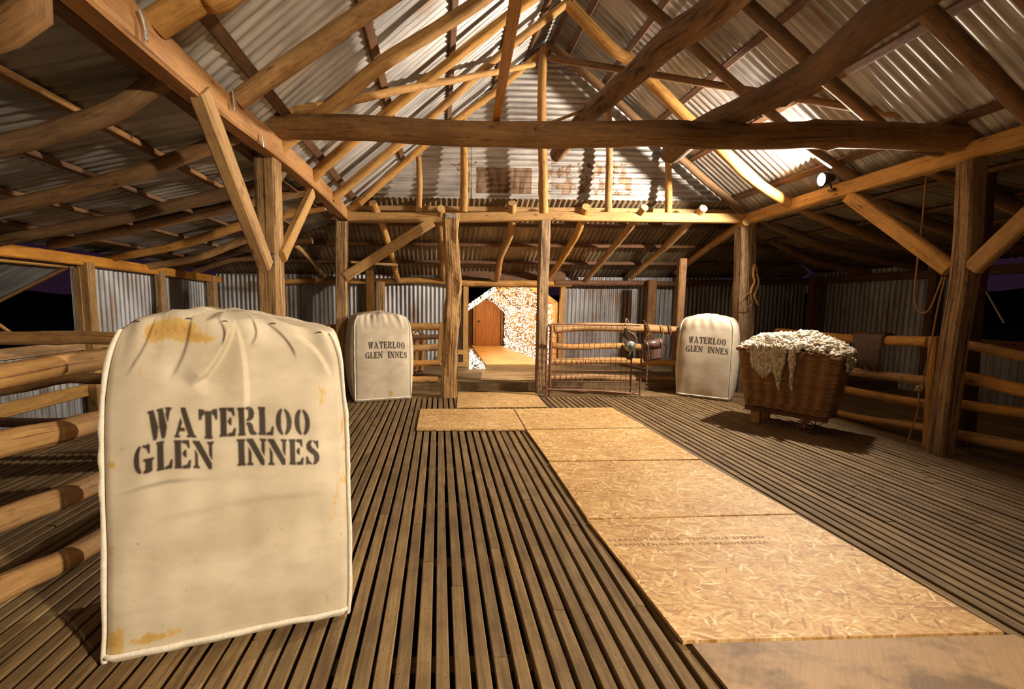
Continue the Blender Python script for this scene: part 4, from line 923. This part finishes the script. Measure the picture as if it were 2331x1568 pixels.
def wheel(parent, c, ax, r=.075):
    c = Vector(c); ax = Vector(ax).normalized(); u = ax.cross(Vector((0, 0, 1))).normalized(); v = ax.cross(u)
    mb = MB(); path = [c+(u*math.cos(a)+v*math.sin(a))*r for a in np.linspace(0, 2*math.pi, 33)]; sweep(mb, path, rrect(.008, .02, .002), up=ax)
    for k in range(5):
        a = k*2*math.pi/5+.3; sweep(mb, [c, c+(u*math.cos(a)+v*math.sin(a))*r], circ(.006, 8))
    sweep(mb, [c-ax*.02, c+ax*.02], circ(.016, 12)); return mb.build('wheel', M['rust'], parent)
_ico = {}
def ico(sub):
    if sub not in _ico:
        bm = bmesh.new(); bmesh.ops.create_icosphere(bm, subdivisions=sub, radius=1); _ico[sub] = (np.array([v.co[:] for v in bm.verts]), [tuple(v.index for v in q.verts) for q in bm.faces]); bm.free()
    return _ico[sub]
def tuft(mb, p, r, rs, sq=(1, 1, 1), tone=.7):
    v, f_ = ico(2); s = rs.random()*50
    nn = np.sin(v[:, 0]*5+s)*np.sin(v[:, 1]*6+s*2)*np.sin(v[:, 2]*5+s*3); n2 = np.sin(v[:, 0]*9+s)*np.sin(v[:, 1]*11+s)+np.sin(v[:, 2]*10+s)*np.cos(v[:, 0]*8)
    q = v*(1+.5*nn+.17*n2)[:, None]*r*np.array((rs.uniform(.8, 1.15), rs.uniform(.7, 1.), rs.uniform(.9, 1.5)))
    hang = sq[2] > 1.3
    a, b_ = rs.random()*6.28, (rs.uniform(-.5, .5) if hang else rs.uniform(0, 3.1)); ca_, sa, cb_, sb = math.cos(a), math.sin(a), math.cos(b_), math.sin(b_)
    q = np.stack([q[:, 0]*cb_+q[:, 2]*sb, q[:, 1], -q[:, 0]*sb+q[:, 2]*cb_], 1); q = np.stack([q[:, 0]*ca_-q[:, 1]*sa, q[:, 0]*sa+q[:, 1]*ca_, q[:, 2]], 1)*np.array(sq)+np.array(p)
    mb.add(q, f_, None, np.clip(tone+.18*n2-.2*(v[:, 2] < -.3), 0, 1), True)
def make_basket(loc, rz, w, d, h, zb, label, wool_label, lean=0, full=True, seed=1, flare=.10):
    root = empty('wicker_basket', loc, rz); tag(root, label, 'basket')
    mb, top = basket_body(w, d, h, flare)
    b_ = mb.build('woven_body', M['wicker'], root); b_.location = (0, 0, zb)
    mb = MB(); loop_ = [Vector((*p, zb+h)) for p in top]+[Vector((*top[0], zb+h))]
    for s in range(2):
        path = [p+Vector((0, 0, .010*math.sin(i_*1.2+s*3.14)+.004)) + (Vector((p.x, p.y, 0)).normalized()*.010*math.cos(i_*1.2+s*3.14)) for i_, p in enumerate(loop_)]
        sweep(mb, path, circ(.012, 8), wob=.2, seed=s)
    mb.build('braided_rim', M['wicker'], root)
    mb = MB(); L_ = w*.98; D_ = d*.9
    for s in (-1, 1): box(mb, (0, s*(D_/2-.03), zb-.03), (L_, .05, .05))
    for q in (-.42, 0, .42): box(mb, (q*L_, 0, zb-.03), (.06, D_, .045))
    mb.build('trolley_frame', M['dark'], root)
    for sx_, sy_ in ((-.36, -1), (-.36, 1)):
        mb = MB(); box(mb, (sx_*L_, sy_*(D_/2-.05), (zb-.05)/2), (.08, .07, zb-.05)); mb.build('trolley_leg', M['sawn'], root)
    for sy_ in (-1, 1):
        wheel(root, (.26*w, sy_*(D_/2+.005), .065), (0, 1, 0), .062)
        mb = MB(); box(mb, (.26*w, sy_*(D_/2-.02), .10), (.05, .012, .09)); mb.build('axle_bracket', M['rust'], root)
    # fleece heaped in it
    rs = random.Random(seed); mb = MB(); W_, D2 = w*(1+flare)*.98, d*(1+flare)*.98
    for k in range(2000 if full else 320):
        x_ = rs.uniform(-.5, .5); y_ = rs.uniform(-.5, .5); e_ = (1-abs(2*x_)**2.4)*(1-abs(2*y_)**2.4)
        z_ = zb+h-.01+(.17 if full else .10)*e_**.6+.03*math.sin(x_*11)*math.cos(y_*9)*e_
        tuft(mb, (x_*W_, y_*D2, z_+rs.uniform(-.01, .02)), rs.uniform(.008, .024), rs, (1.1, 1.0, .9), rs.uniform(.0, .8) if rs.random() < .3 else rs.uniform(.5, 1))
    mb.add([(-W_/2+.03, -D2/2+.03, zb+h-.03), (W_/2-.03, -D2/2+.03, zb+h-.03), (W_/2-.03, D2/2-.03, zb+h-.03), (-W_/2+.03, D2/2-.03, zb+h-.03), (0, 0, zb+h+.06)], [(0, 1, 4), (1, 2, 4), (2, 3, 4), (3, 0, 4)])
    if full:
        def drape(x0, x1, prof, n_, side=-1):
            for k in range(n_):
                x_ = rs.uniform(x0, x1); L_ = prof(x_); t_ = rs.random()**.9; z_ = zb+h+rs.uniform(-.01, .06)-L_*t_; yf = -(d*(1+flare*(z_-zb)/h))/2-.022
                tuft(mb, (x_, yf-rs.uniform(0, .02), z_), rs.uniform(.007, .019)*(1-.35*t_), rs, (.8, .7, 1.6), rs.uniform(.05, .95))
        def pf(x_):
            u = x_/w/1.15
            L_ = .10+.11*math.exp(-((u+.18)/.09)**2)+.08*math.exp(-((u+.25)/.1)**2)
            L_ += .25*math.exp(-((u+.045)/.028)**2)+.08*math.exp(-((u+.08)/.03)**2)
            return L_
        drape(-.40*w, -.0*w, pf, 1250)
        drape(.06*w, .125*w, lambda x_: .17, 150); drape(.08*w, .105*w, lambda x_: .36, 110)
        for k in range(170):   # over the right rim and corner
            t_ = rs.random(); x_ = rs.uniform(.46, .66)*w; y_ = rs.uniform(-.5, .1)*d
            tuft(mb, (x_, y_, zb+h+.03-rs.random()**2*(.18 if x_ > .63*w else .02)), rs.uniform(.010, .022), rs, (.9, .9, 1.2), rs.uniform(.15, .7))
        for k in range(90): tuft(mb, (rs.uniform(-.62, -.42)*w, rs.uniform(-.5, .2)*d, zb+h+.02+rs.uniform(0, .03)), rs.uniform(.008, .018), rs, (1.2, 1, .7), rs.uniform(.1, .5))
    fo = mb.build('fleece', M['wool'], None, origin=Vector((0, 0, 0)))
    fo.location = Vector(loc)+Vector((0, 0, 0)); fo.rotation_euler = (0, 0, rz)
    tag(fo, wool_label, 'fleece'); return root
# near corners of the body seen at (1700,922) and (1895,955) low, rim (1668,790) - (1925,812)
make_basket((3.61, 4.17, 0), -.955, .69, .42, .59, .18, 'large wicker basket on a wheeled wooden trolley, front of the right rails', 'raw white fleece heaped in and hanging over the large wicker basket', seed=5, flare=.24)
make_basket((-.62, 6.62, .11), math.radians(4), .74, .42, .50, .10, 'second wicker basket behind the far left rails, mostly hidden by a bale', 'fleece in the half-hidden second basket behind the far left rails', full=False, seed=9)

# ------------------------------------------------------------------ mesh gate with gear
GY0, GY1 = 5.52, 5.50
ga = at(1246, 738, Y=GY0); gb = at(1463, 746, Y=GY1)
gx0, gx1 = ga.x, gb.x; gt = ga.z; gl = gx1-gx0
gate = empty('mesh_gate', (gx0, GY0, 0)); tag(gate, 'rusty wire mesh gate standing against the rails right of the doorway', 'gate')
z0_ = .035; zt = gt
mb = MB(); r = .012
sweep(mb, spline([(0, 0, .02), (0, 0, .4), (0, 0, zt-.09), (.015, 0, zt-.03), (.07, 0, zt), (.6, 0, zt-.005), (.98*gl, -.01, zt-.012)], .03), circ(r, 8)); sweep(mb, spline([(.0, 0, z0_+.09), (.02, 0, z0_+.07), (.7, 0, z0_+.045), (gl, -.02, z0_)], .05), circ(r, 8))
mb.build('gate_frame', M['rust'], gate)
mb = MB(); sweep(mb, [(gl, -.02, z0_-.02), (gl, -.02, z0_+.55)], circ(.012, 8)); mb.build('end_bar', M['rust'], gate)
mb = MB(); sweep(mb, [(gl*.91, .02, z0_), (gl*.91, .02, .66)], rrect(.018, .018, .003)); mb.build('end_bar', M['rust'], gate)
mb = MB(); sweep(mb, [(.055, .02, .0), (.055, .02, zt-.03)], circ(.02, 10)); mb.build('hinge_bar', M['rust'], gate)
rs = random.Random(4)
k = 0; x_ = .055
mb = MB()
while x_ < gl*.98:
    z1 = zt-.01; zb_ = z0_+.08-.07*x_/gl
    if x_ > gl*.90: z1 = .40
    sweep(mb, [(x_, 0, zb_), (x_, -.002, z1)], circ(.0034, 6)); x_ += .073
zz = z0_+.11; q = 0
while zz < zt-.02:
    cut = gl*.9
    if q in (7, 8): cut = gl*.74
    if q in (4, 3): cut = gl*.76
    if q in (0, 1, 2): cut = gl
    sweep(mb, [(.01, .004, zz), (cut, -.012, zz-.02*cut/gl)], circ(.0034, 6)); zz += .073; q += 1
mb.build('wire_mesh', M['rust'], gate)
# gear hanging: satchel
def onY(x, y, Y=5.44): return at(x, y, Y=Y)
sp = onY(1484, 796, 5.42); sat = empty('satchel', sp); sat.rotation_euler = (0, math.radians(-9), math.radians(8)); tag(sat, 'shiny brown leather satchel hanging at the end of the mesh gate', 'bag')
mb = MB(); V_ = []
def rbox(mb, c, s, ch=.01, t=0.):
    path = [Vector(c)+Vector((0, 0, -s[2]/2)), Vector(c)+Vector((0, 0, -s[2]*.2)), Vector(c)+Vector((0, 0, s[2]*.2)), Vector(c)+Vector((0, 0, s[2]/2))]
    sweep(mb, path, rrect(s[0], s[1], ch), up=(0, 1, 0), wob=.04, smooth=True, t=t)
rbox(mb, (0, 0, -.01), (.25, .09, .24), .02); mb.build('bag_body', M['leather'], sat)
mb = MB(); fl_ = [(-.13, .05, .10), (-.13, .02, .13), (-.13, -.03, .132), (-.13, -.056, .10), (-.13, -.060, .035)]
vs = []; 
for X_ in (-.128, 0, .128):
    for p in fl_: vs.append((X_, p[1]-.004*(X_ == 0), p[2]+(.0 if X_ else -.004)))
mb.add(vs, [(i_*5+j, i_*5+j+1, (i_+1)*5+j+1, (i_+1)*5+j) for i_ in range(2) for j in range(4)], None, 0, True); fo = mb.build('bag_flap', M['leather'], sat)
md = fo.modifiers.new('s', 'SOLIDIFY'); md.thickness = .005
mb = MB(); rbox(mb, (.0, -.052, -.05), (.14, .02, .12), .008); mb.build('bag_pocket', M['leather'], sat)
for X_ in (-.095, .095):
    mb = MB(); sweep(mb, spline([(X_, .0, .14), (X_, -.06, .10), (X_, -.068, .0), (X_, -.06, -.12), (X_, 0, -.14)], .02), rrect(.022, .005, .001), up=(0, 1, .2)); mb.build('bag_strap', M['leather_dark'], sat)
mb = MB(); sweep(mb, spline([(-.10, 0, .13), (-.05, 0, .20), (0, .02, .26), (-.05, .05, .40)], .02), rrect(.014, .004, .001)); sweep(mb, spline([(.11, 0, .13), (.05, 0, .15), (.01, 0, .22), (-.04, .02, .32)], .02), rrect(.014, .004, .001)); mb.build('carry_strap', M['leather_tan'], sat)
# lantern with leather hood
lp = onY(1432, 788, 5.44); ln = empty('bicycle_lamp', lp); tag(ln, 'round metal lantern with glassy face in a leather hood on the mesh gate', 'lantern')
def lathe(mb, c, prof, ax=(0, -1, 0), n=24):
    c = Vector(c); ax = Vector(ax).normalized(); u = ax.orthogonal().normalized(); v = ax.cross(u); vs = []
    for (r_, h_) in prof:
        for k_ in range(n): a = 2*math.pi*k_/n; vs.append(tuple(c+ax*h_+(u*math.cos(a)+v*math.sin(a))*r_))
    m_ = len(prof); mb.add(vs, [(i_*n+j, i_*n+(j+1) % n, (i_+1)*n+(j+1) % n, (i_+1)*n+j) for i_ in range(m_-1) for j in range(n)], None, 0, True)
mb = MB(); lathe(mb, (0, 0, 0), [(0, -.07), (.05, -.065), (.072, -.02), (.076, .02), (.070, .045), (.058, .055), (.045, .058), (.02, .064), (0, .066)]); mb.build('lamp_bowl', M['steel'], ln)
mb = MB(); lathe(mb, (0, 0, 0), [(.030, .056), (.034, .068), (.026, .078), (.012, .082), (0, .083)]); mb.build('lamp_glass', simple('green_bullseye_glass', (.10, .16, .10), .08, .3), ln)
mb = MB(); lathe(mb, (-.01, .05, -.06), [(0, -.03), (.075, -.02), (.095, .0), (.09, .02), (0, .03)]); lathe(mb, (.03, .04, -.13), [(0, -.03), (.05, -.01), (.055, .0), (.04, .02), (0, .03)]); mb.build('leather_pad', M['leather_dark'], ln)
mb = MB(); vs = [(-.09, .02, .04), (.085, .0, .06), (.06, -.01, .15), (.0, .0, .22), (-.06, .02, .24), (-.08, .03, .14)]
mb.add(vs, [tuple(range(6))]); o_ = mb.build('leather_hood', M['leather_dark'], ln); md = o_.modifiers.new('s', 'SOLIDIFY'); md.thickness = .012
mb = MB(); sweep(mb, spline([(.09, -.02, .02), (.09, -.02, .10), (.04, -.02, .16), (-.03, 0, .22), (-.045, .03, .33), (-.02, .06, .36), (0, .03, .30), (.0, 0, .24)], .015), rrect(.012, .005, .001)); mb.build('strap', M['leather_tan'], ln)
# straps over the top rail
def strap(px_, lb, mt='leather', r=.012, cat='strap', Y=6.03):
    mb = MB(); sweep(mb, spline([at(*p[:2], Y=Y+(p[2] if len(p) > 2 else 0)) for p in px_], .02), rrect(r*2, .006, .001), up=(0, 1, 0)); return tag(mb.build('leather_strap', M[mt]), lb, cat)
strap([(1470, 738, .06), (1474, 740), (1478, 752), (1474, 762), (1473, 775)], 'wide brown strap looped over the top rail above the satchel', 'leather', .02)
strap([(1504, 738, .05), (1508, 745), (1510, 758), (1508, 775), (1512, 784), (1520, 792)], 'thin tan strap with a snap hook over the top rail', 'leather_tan', .008)
strap([(1523, 738, .05), (1526, 744), (1528, 760), (1527, 786), (1526, 800), (1524, 815)], 'long straight strap hanging from the top rail', 'leather', .012)
mb = MB()
for k in range(3):
    c = at(1511+k*4, 776+k*4, Y=6.0); sweep(mb, [c+Vector((.012*math.cos(a), 0, .018*math.sin(a))) for a in np.linspace(0, 6.283, 13)], circ(.003, 6))
tag(mb.build('snap_hook', M['steel']), 'small steel snap rings hanging beside the thin tan strap', 'hook')
p = at(1548, 760, Y=5.98); mb = MB(); 
for (dx, dz, sx_, sz_) in ((-.03, .02, .03, .10), (.03, -.01, .045, .11)):
    v, f_ = ico(3); q = v*np.array([sx_, .03, sz_]); q = q*(1+.12*np.sin(v[:, :1]*4+1)*np.sin(v[:, 2:]*5)); mb.add(q+np.array(p)+np.array([dx, 0, dz]), f_, None, 0, True)
tag(mb.build('felt_pads', M['rag']), 'pair of grey felt pads slung over the top rail next to the right bale', 'pad')
tag(tube('metal_hook', [onY(1399, 762), onY(1398, 778), onY(1396, 790), onY(1401, 798)], .004, 'galv'), 'thin bent wire hook hanging on the mesh gate', 'hook')
# chain at the gate end
ch = empty('chain', at(1474, 832, Y=5.40)); tag(ch, 'short chain ending in a ring at the lower end of the mesh gate', 'chain')
for k in range(9):
    a = k % 2; cz = -.012-.030*k; mb = MB(); R_ = [(.008*math.cos(t_)*(1 if a else .2), .008*math.cos(t_)*(.2 if a else 1), cz+.019*math.sin(t_)) for t_ in np.linspace(0, 6.283, 13)]
    sweep(mb, R_, circ(.003, 6)); mb.build('link', M['steel'], ch)
mb = MB(); sweep(mb, [(.020*math.cos(t_), 0, -.315+.036*math.sin(t_)) for t_ in np.linspace(0, 6.283, 21)], circ(.0045, 8)); mb.build('ring', M['steel'], ch)
# wire wound round the lower rails
for (yy, lb) in ((824, 'rusty wire wound round the third rail behind the mesh gate'), (861, 'rusty wire wound round the lowest rail behind the mesh gate')):
    a = at(1258, yy, Y=6.12); mb = MB(); pts = []
    for i_ in range(120): t_ = i_/119; pts.append(a+Vector((t_*.78+.01*math.sin(i_), .056*math.cos(i_*.55), .056*math.sin(i_*.55)-.005)))
    sweep(mb, pts, circ(.004, 6)); tag(mb.build('wire_coil', M['rust']), lb, 'wire')

# gear on the far right corner post, ropes
hk = empty('bridle', at(1712, 650, Y=5.66)); tag(hk, 'wooden hooks and a cord loop hanging on the far right corner post', 'harness')
def hp(pts, r, mt, nm): mb = MB(); sweep(mb, spline([at(*q, Y=5.66)-hk.location for q in pts], .02), circ(r, 8), wob=.1); mb.build(nm, M[mt], hk)
hp([(1717, 602), (1714, 625), (1718, 640), (1711, 655), (1708, 668)], .014, 'sawn', 'wooden_hook'); hp([(1722, 622), (1727, 640), (1723, 658), (1717, 672), (1722, 685), (1726, 694)], .012, 'log', 'wooden_hook'); hp([(1719, 600), (1726, 630), (1728, 645)], .008, 'sawn', 'toggle'); hp([(1706, 665), (1690, 680), (1692, 694), (1703, 698), (1712, 690), (1708, 672)], .006, 'rope', 'cord')
tag(tube('rope', [at(2112, 345, X=XR-.1), at(2110, 380, Y=3.75), at(2100, 500, Y=3.72), at(2086, 620, Y=3.7), at(2082, 680, Y=3.7), at(2094, 710, Y=3.66), at(2115, 705, Y=3.6), at(2135, 660, Y=3.55), at(2146, 630, Y=3.5)], .007, 'rope'), 'thin rope hanging from the right plate in a loop to the tall right post', 'rope')
rp = empty('rope', at(2152, 630, Y=3.25)); tag(rp, 'thin knotted rope hanging down in front of the rails by the tall right post', 'rope')
mb = MB(); sweep(mb, spline([at(x_, y_, Y=Yy)-rp.location for x_, y_, Yy in [(2152, 630, 3.25), (2135, 700, 3.3), (2118, 790, 3.35), (2100, 870, 3.4), (2092, 892, 3.4), (2088, 940, 3.4), (2072, 985, 3.45), (2066, 1016, 3.45)]], .03), circ(.006, 8)); mb.build('cord', M['rope'], rp)
mb = MB(); c = at(2093, 884, Y=3.4)-rp.location
for k in range(3): sweep(mb, [c+Vector((.016*math.cos(t_+k), .013*math.sin(t_), .018*math.sin(t_*1+k*2)+.0)) for t_ in np.linspace(0, 6.28, 15)], circ(.008, 8))
mb.build('knot', M['rope'], rp)
# leather flap over the right rail
mb = MB(); vs = []
pr_ = [(.075, -.03), (.06, .04), (0, .062), (-.055, .035), (-.062, -.05), (-.058, -.16), (-.05, -.26)]
c0 = at(1975, 771, X=4.40)
for i_ in range(9):
    t_ = i_/8-.5
    for j, (a, b) in enumerate(pr_): a, b = a*1.2, b*1.15+.004; vs.append((c0.x+a, c0.y-t_*(.42-.035*j)-.03*j*.6, c0.z+b-(.03*math.sin(i_*2.1) if j > 4 else 0)))
mb.add(vs, [(i_*7+j, i_*7+j+1, (i_+1)*7+j+1, (i_+1)*7+j) for i_ in range(8) for j in range(6)], None, 0, True)
o_ = tag(mb.build('leather_apron', M['leather_dark']), 'dark leather apron slung over the top rail behind the wool basket', 'apron'); md = o_.modifiers.new('s', 'SOLIDIFY'); md.thickness = .006

# ------------------------------------------------------------------ lamps
def flood(loc, aim, lb, r=.062):
    root = empty('flood_lamp', loc); tag(root, lb, 'lamp'); aim = Vector(aim).normalized()
    mb = MB(); lathe(mb, (0, 0, 0), [(0, -.12), (.03, -.118), (.05, -.08), (r+.008, -.01), (r+.012, .012), (r+.004, .012), (r, .0)], aim); mb.build('lamp_housing', M['black'], root)
    mb = MB(); lathe(mb, (0, 0, 0), [(0, .004), (r*.5, .004), (r, .0)], aim); mb.build('lamp_lens', M['lens'], root)
    mb = MB(); sweep(mb, [aim*-.06, aim*-.06+Vector((.05, 0, -.10))], circ(.008, 8)); box(mb, aim*-.06+Vector((.06, 0, -.115)), (.05, .06, .02)); mb.build('lamp_bracket', M['black'], root); return root
flood(L1, L1AIM, 'bright flood lamp glaring on top of the right plate')
flood(L2, L2AIM, 'second flood lamp near the viewer above the right edge', .09)

# ------------------------------------------------------------------ tunnel of fairy lights
YT0, YT1 = YB+.06, 14.0
def tz(y): return .115-.265*(y-YT0)/(YT1-YT0)
tn = MB(); vs = []; gs = []
def quadstrip(mb, fn, nu_, nv_, t=0.):
    vs = []; gs = []
    for i_ in range(nu_+1):
        for j in range(nv_+1): p, g_ = fn(i_/nu_, j/nv_); vs.append(tuple(p)); gs.append(g_)
    mb.add(vs, [(i_*(nv_+1)+j, (i_+1)*(nv_+1)+j, (i_+1)*(nv_+1)+j+1, i_*(nv_+1)+j+1) for i_ in range(nu_) for j in range(nv_)], gs, t, False)
mb = MB()
for k in range(26):
    y0 = YT0+(YT1-YT0)*k/26; y1 = YT0+(YT1-YT0)*(k+1)/26-.006; t_ = random.random()
    for (xa, xb) in ((.1, 2.35),):
        mb.add([(xa, y0, tz(y0)-.02), (xb, y0, tz(y0)-.02), (xb, y1, tz(y1)-.02), (xa, y1, tz(y1)-.02)], [(0, 1, 2, 3)], [(y0+k*3, 0, xa), (y0+k*3, 0, xb), (y1+k*3, 0, xb), (y1+k*3, 0, xa)], t_)
tag(mb.build('floor', M['grey']), kind='structure')
path = [(.86, YT0), (2.02, YT0), (1.98, YT1), (1.06, YT1)]
mb = MB(); n_ = 14
for k in range(n_):
    a0, a1 = k/n_, (k+1)/n_-.004; ya, yb_ = YT0+(YT1-YT0)*a0, YT0+(YT1-YT0)*a1
    xl = lambda a: .86+.20*a
    xr = lambda a: 2.02
    zz = lambda y: tz(y)+.006
    vs = [(xl(a0), ya, zz(ya)), (xr(a0), ya, zz(ya)), (xr(a1), yb_, zz(yb_)), (xl(a1), yb_, zz(yb_))]
    mb.add(vs+[(v[0], v[1], v[2]-.02) for v in vs], [(0, 1, 2, 3), (0, 4, 5, 1), (3, 2, 6, 7), (0, 3, 7, 4)], [(v[1]+k, 0, v[0]+k*2) for v in vs]*2)
M['yellow'] = wood('yellow_varnished_boards', (.60, .33, .07), (.82, .50, .13), 30, .05, .1, .45)
tag(mb.build('walkway', M['yellow']), 'glowing yellow boarded walkway leading down to the orange door', 'walkway')
WX = 2.14; RX, RZ = 1.48, 1.62; EZ = 1.12
mb = MB()
for k in range(44):
    y0 = YT0+(YT1-YT0)*k/44; y1 = YT0+(YT1-YT0)*(k+1)/44-.01
    box(mb, (WX+.03, (y0+y1)/2, tz(y0)+EZ/2-.03), (.02, y1-y0, EZ+.1), t=random.random())
tag(mb.build('wall_right', M['sawn']), kind='structure')
mb = MB(); quadstrip(mb, lambda a, b: ((WX+.05+(RX-WX-.05)*b, YT0+(YT1-YT0)*a, tz(YT0+(YT1-YT0)*a)+EZ-.02+(RZ-EZ+.02)*b+.03), (a*6, b, 0)), 20, 2)
tag(mb.build('ceiling', M['sawn']), kind='structure')
mb = MB(); quadstrip(mb, lambda a, b: ((RX+(.55-RX)*b, YT0+(YT1-YT0)*a, tz(YT0+(YT1-YT0)*a)+RZ+(1.08-RZ)*b+.03), (a*6, b, 0)), 20, 2)
tag(mb.build('ceiling', M['white_panel']), kind='structure')
for i_, yy in enumerate((8.3, 9.8, 11.4, 13.0)):
    tag(beam('tunnel_rafter', [(WX, yy, tz(yy)+EZ), (RX, yy, tz(yy)+RZ)], .05, .05, 'sawn', up=(0, 1, 0)), 'rafter over the fairy light tunnel, '+ORD[i_]+' behind the doorway, right side', 'rafter', 'rafters of the light tunnel')
    tag(beam('tunnel_rafter', [(.58, yy, tz(yy)+1.12), (RX, yy, tz(yy)+RZ)], .05, .05, 'sawn', up=(0, 1, 0)), 'rafter over the fairy light tunnel, '+ORD[i_]+' behind the doorway, left side', 'rafter', 'rafters of the light tunnel')
# far end
mb = MB(); zf = tz(YT1)
box(mb, (1.3, YT1+.10, zf+.9), (3.2, .04, 2.4)); tag(mb.build('wall_back', M['dark']), kind='structure')
dr_ = empty('plank_door', (1.62, YT1, zf)); tag(dr_, 'orange boarded door at the far end of the fairy light tunnel', 'door')
mb = MB()
for k in range(10): box(mb, (-.40+.082*k+.02, 0, .76), (.078, .03, 1.50))
mb.build('door_leaf', M['door'], dr_)
mb = MB(); box(mb, (-.47, 0, .78), (.07, .06, 1.56)); box(mb, (.45, 0, .78), (.06, .06, 1.56)); box(mb, (0, 0, 1.57), (.98, .06, .08)); mb.build('door_surround', M['door'], dr_)
mb = MB(); box(mb, (-.33, -.03, .80), (.06, .03, .07)); sweep(mb, [(-.33, -.04, .80), (-.27, -.05, .80)], circ(.012, 8)); mb.build('latch', M['black'], dr_)
for o_ in range(3):
    mb = MB(); box(mb, (.95-.1*o_, YT1-1.0-.6*o_, tz(13)+.25), (.10, .08, .5)); 
# bulbs
bm_ = bmesh.new(); bmesh.ops.create_icosphere(bm_, subdivisions=1, radius=.0052); bulb_me = bpy.data.meshes.new('bulb'); bm_.to_mesh(bulb_me); bm_.free(); bulb_me.materials.append(M['bulb'])
bv, bf = ico(1)
def curtain(name, pts, lb, nindiv=100, r=.0052):
    c = sum((Vector(p) for p in pts), Vector())/len(pts); root = empty(name, c); tag(root, lb, 'fairy lights', 'fairy light strings of the tunnel')
    pts = sorted(pts, key=lambda p: p[1]); near = pts[:nindiv]; rest = pts[nindiv:]
    for p in near:
        o = bpy.data.objects.new('bulb', bulb_me); COL.objects.link(o); o.parent = root; o.location = Vector(p)-c
    if rest:
        mb = MB()
        for p in rest: mb.add(bv*r+np.array(p)-np.array(c), bf)
        tag(mb.build('bulb', M['bulb'], root), kind='stuff')
    mb = MB(); q = sorted(pts, key=lambda p: (round(p[1], 1), p[2]))
    for i_ in range(0, len(q)-1):
        sweep(mb, [Vector(q[i_])-c+Vector((.01, 0, .008)), Vector(q[i_+1])-c+Vector((.01, 0, .008))], circ(.0012, 3), caps=False)
    mb.build('wire', M['black'], root); return root
rs = random.Random(8)
P_ = []
for k in range(1700):
    y_ = YT0+.12+(13.4-YT0)*rs.random()**1.25; z_ = tz(y_)+EZ*(rs.random() if rs.random() < .8 else rs.random()**2); P_.append((WX-.03-rs.random()*.06, y_, z_))
curtain('fairy_light_curtain', P_, 'dense curtain of warm fairy lights down the right side of the tunnel')
P_ = []
for k in range(800):
    y_ = YT0+.15+(13.2-YT0)*rs.random()**1.3; b_ = rs.random(); P_.append((WX+(RX-WX)*b_-.02, y_, tz(y_)+EZ+(RZ-EZ)*b_-.05-rs.random()*.05))
curtain('fairy_light_canopy', P_, 'canopy of warm fairy lights under the right slope of the tunnel roof')
P_ = []
for k in range(360):
    b_ = rs.random(); q = at(1066+66*b_, 701-46*b_+rs.uniform(-8, 6), Y=8.2-rs.random()*.3); P_.append(tuple(q))
curtain('fairy_light_garland', P_, 'slanting garland of fairy lights at the upper left of the doorway')
P_ = []
for k in range(330):
    yp = 846-56*rs.random()**1.4; q = at(rs.uniform(1068, 1076+30*max(0, (yp-795)/50)), yp, Z=.11); yy = min(q.y, 10.5); P_.append((q.x*yy/q.y, yy, tz(yy)+.008+rs.random()**2*.10))
curtain('fairy_light_net', P_, 'pile of fairy lights along the lower left side of the walkway')
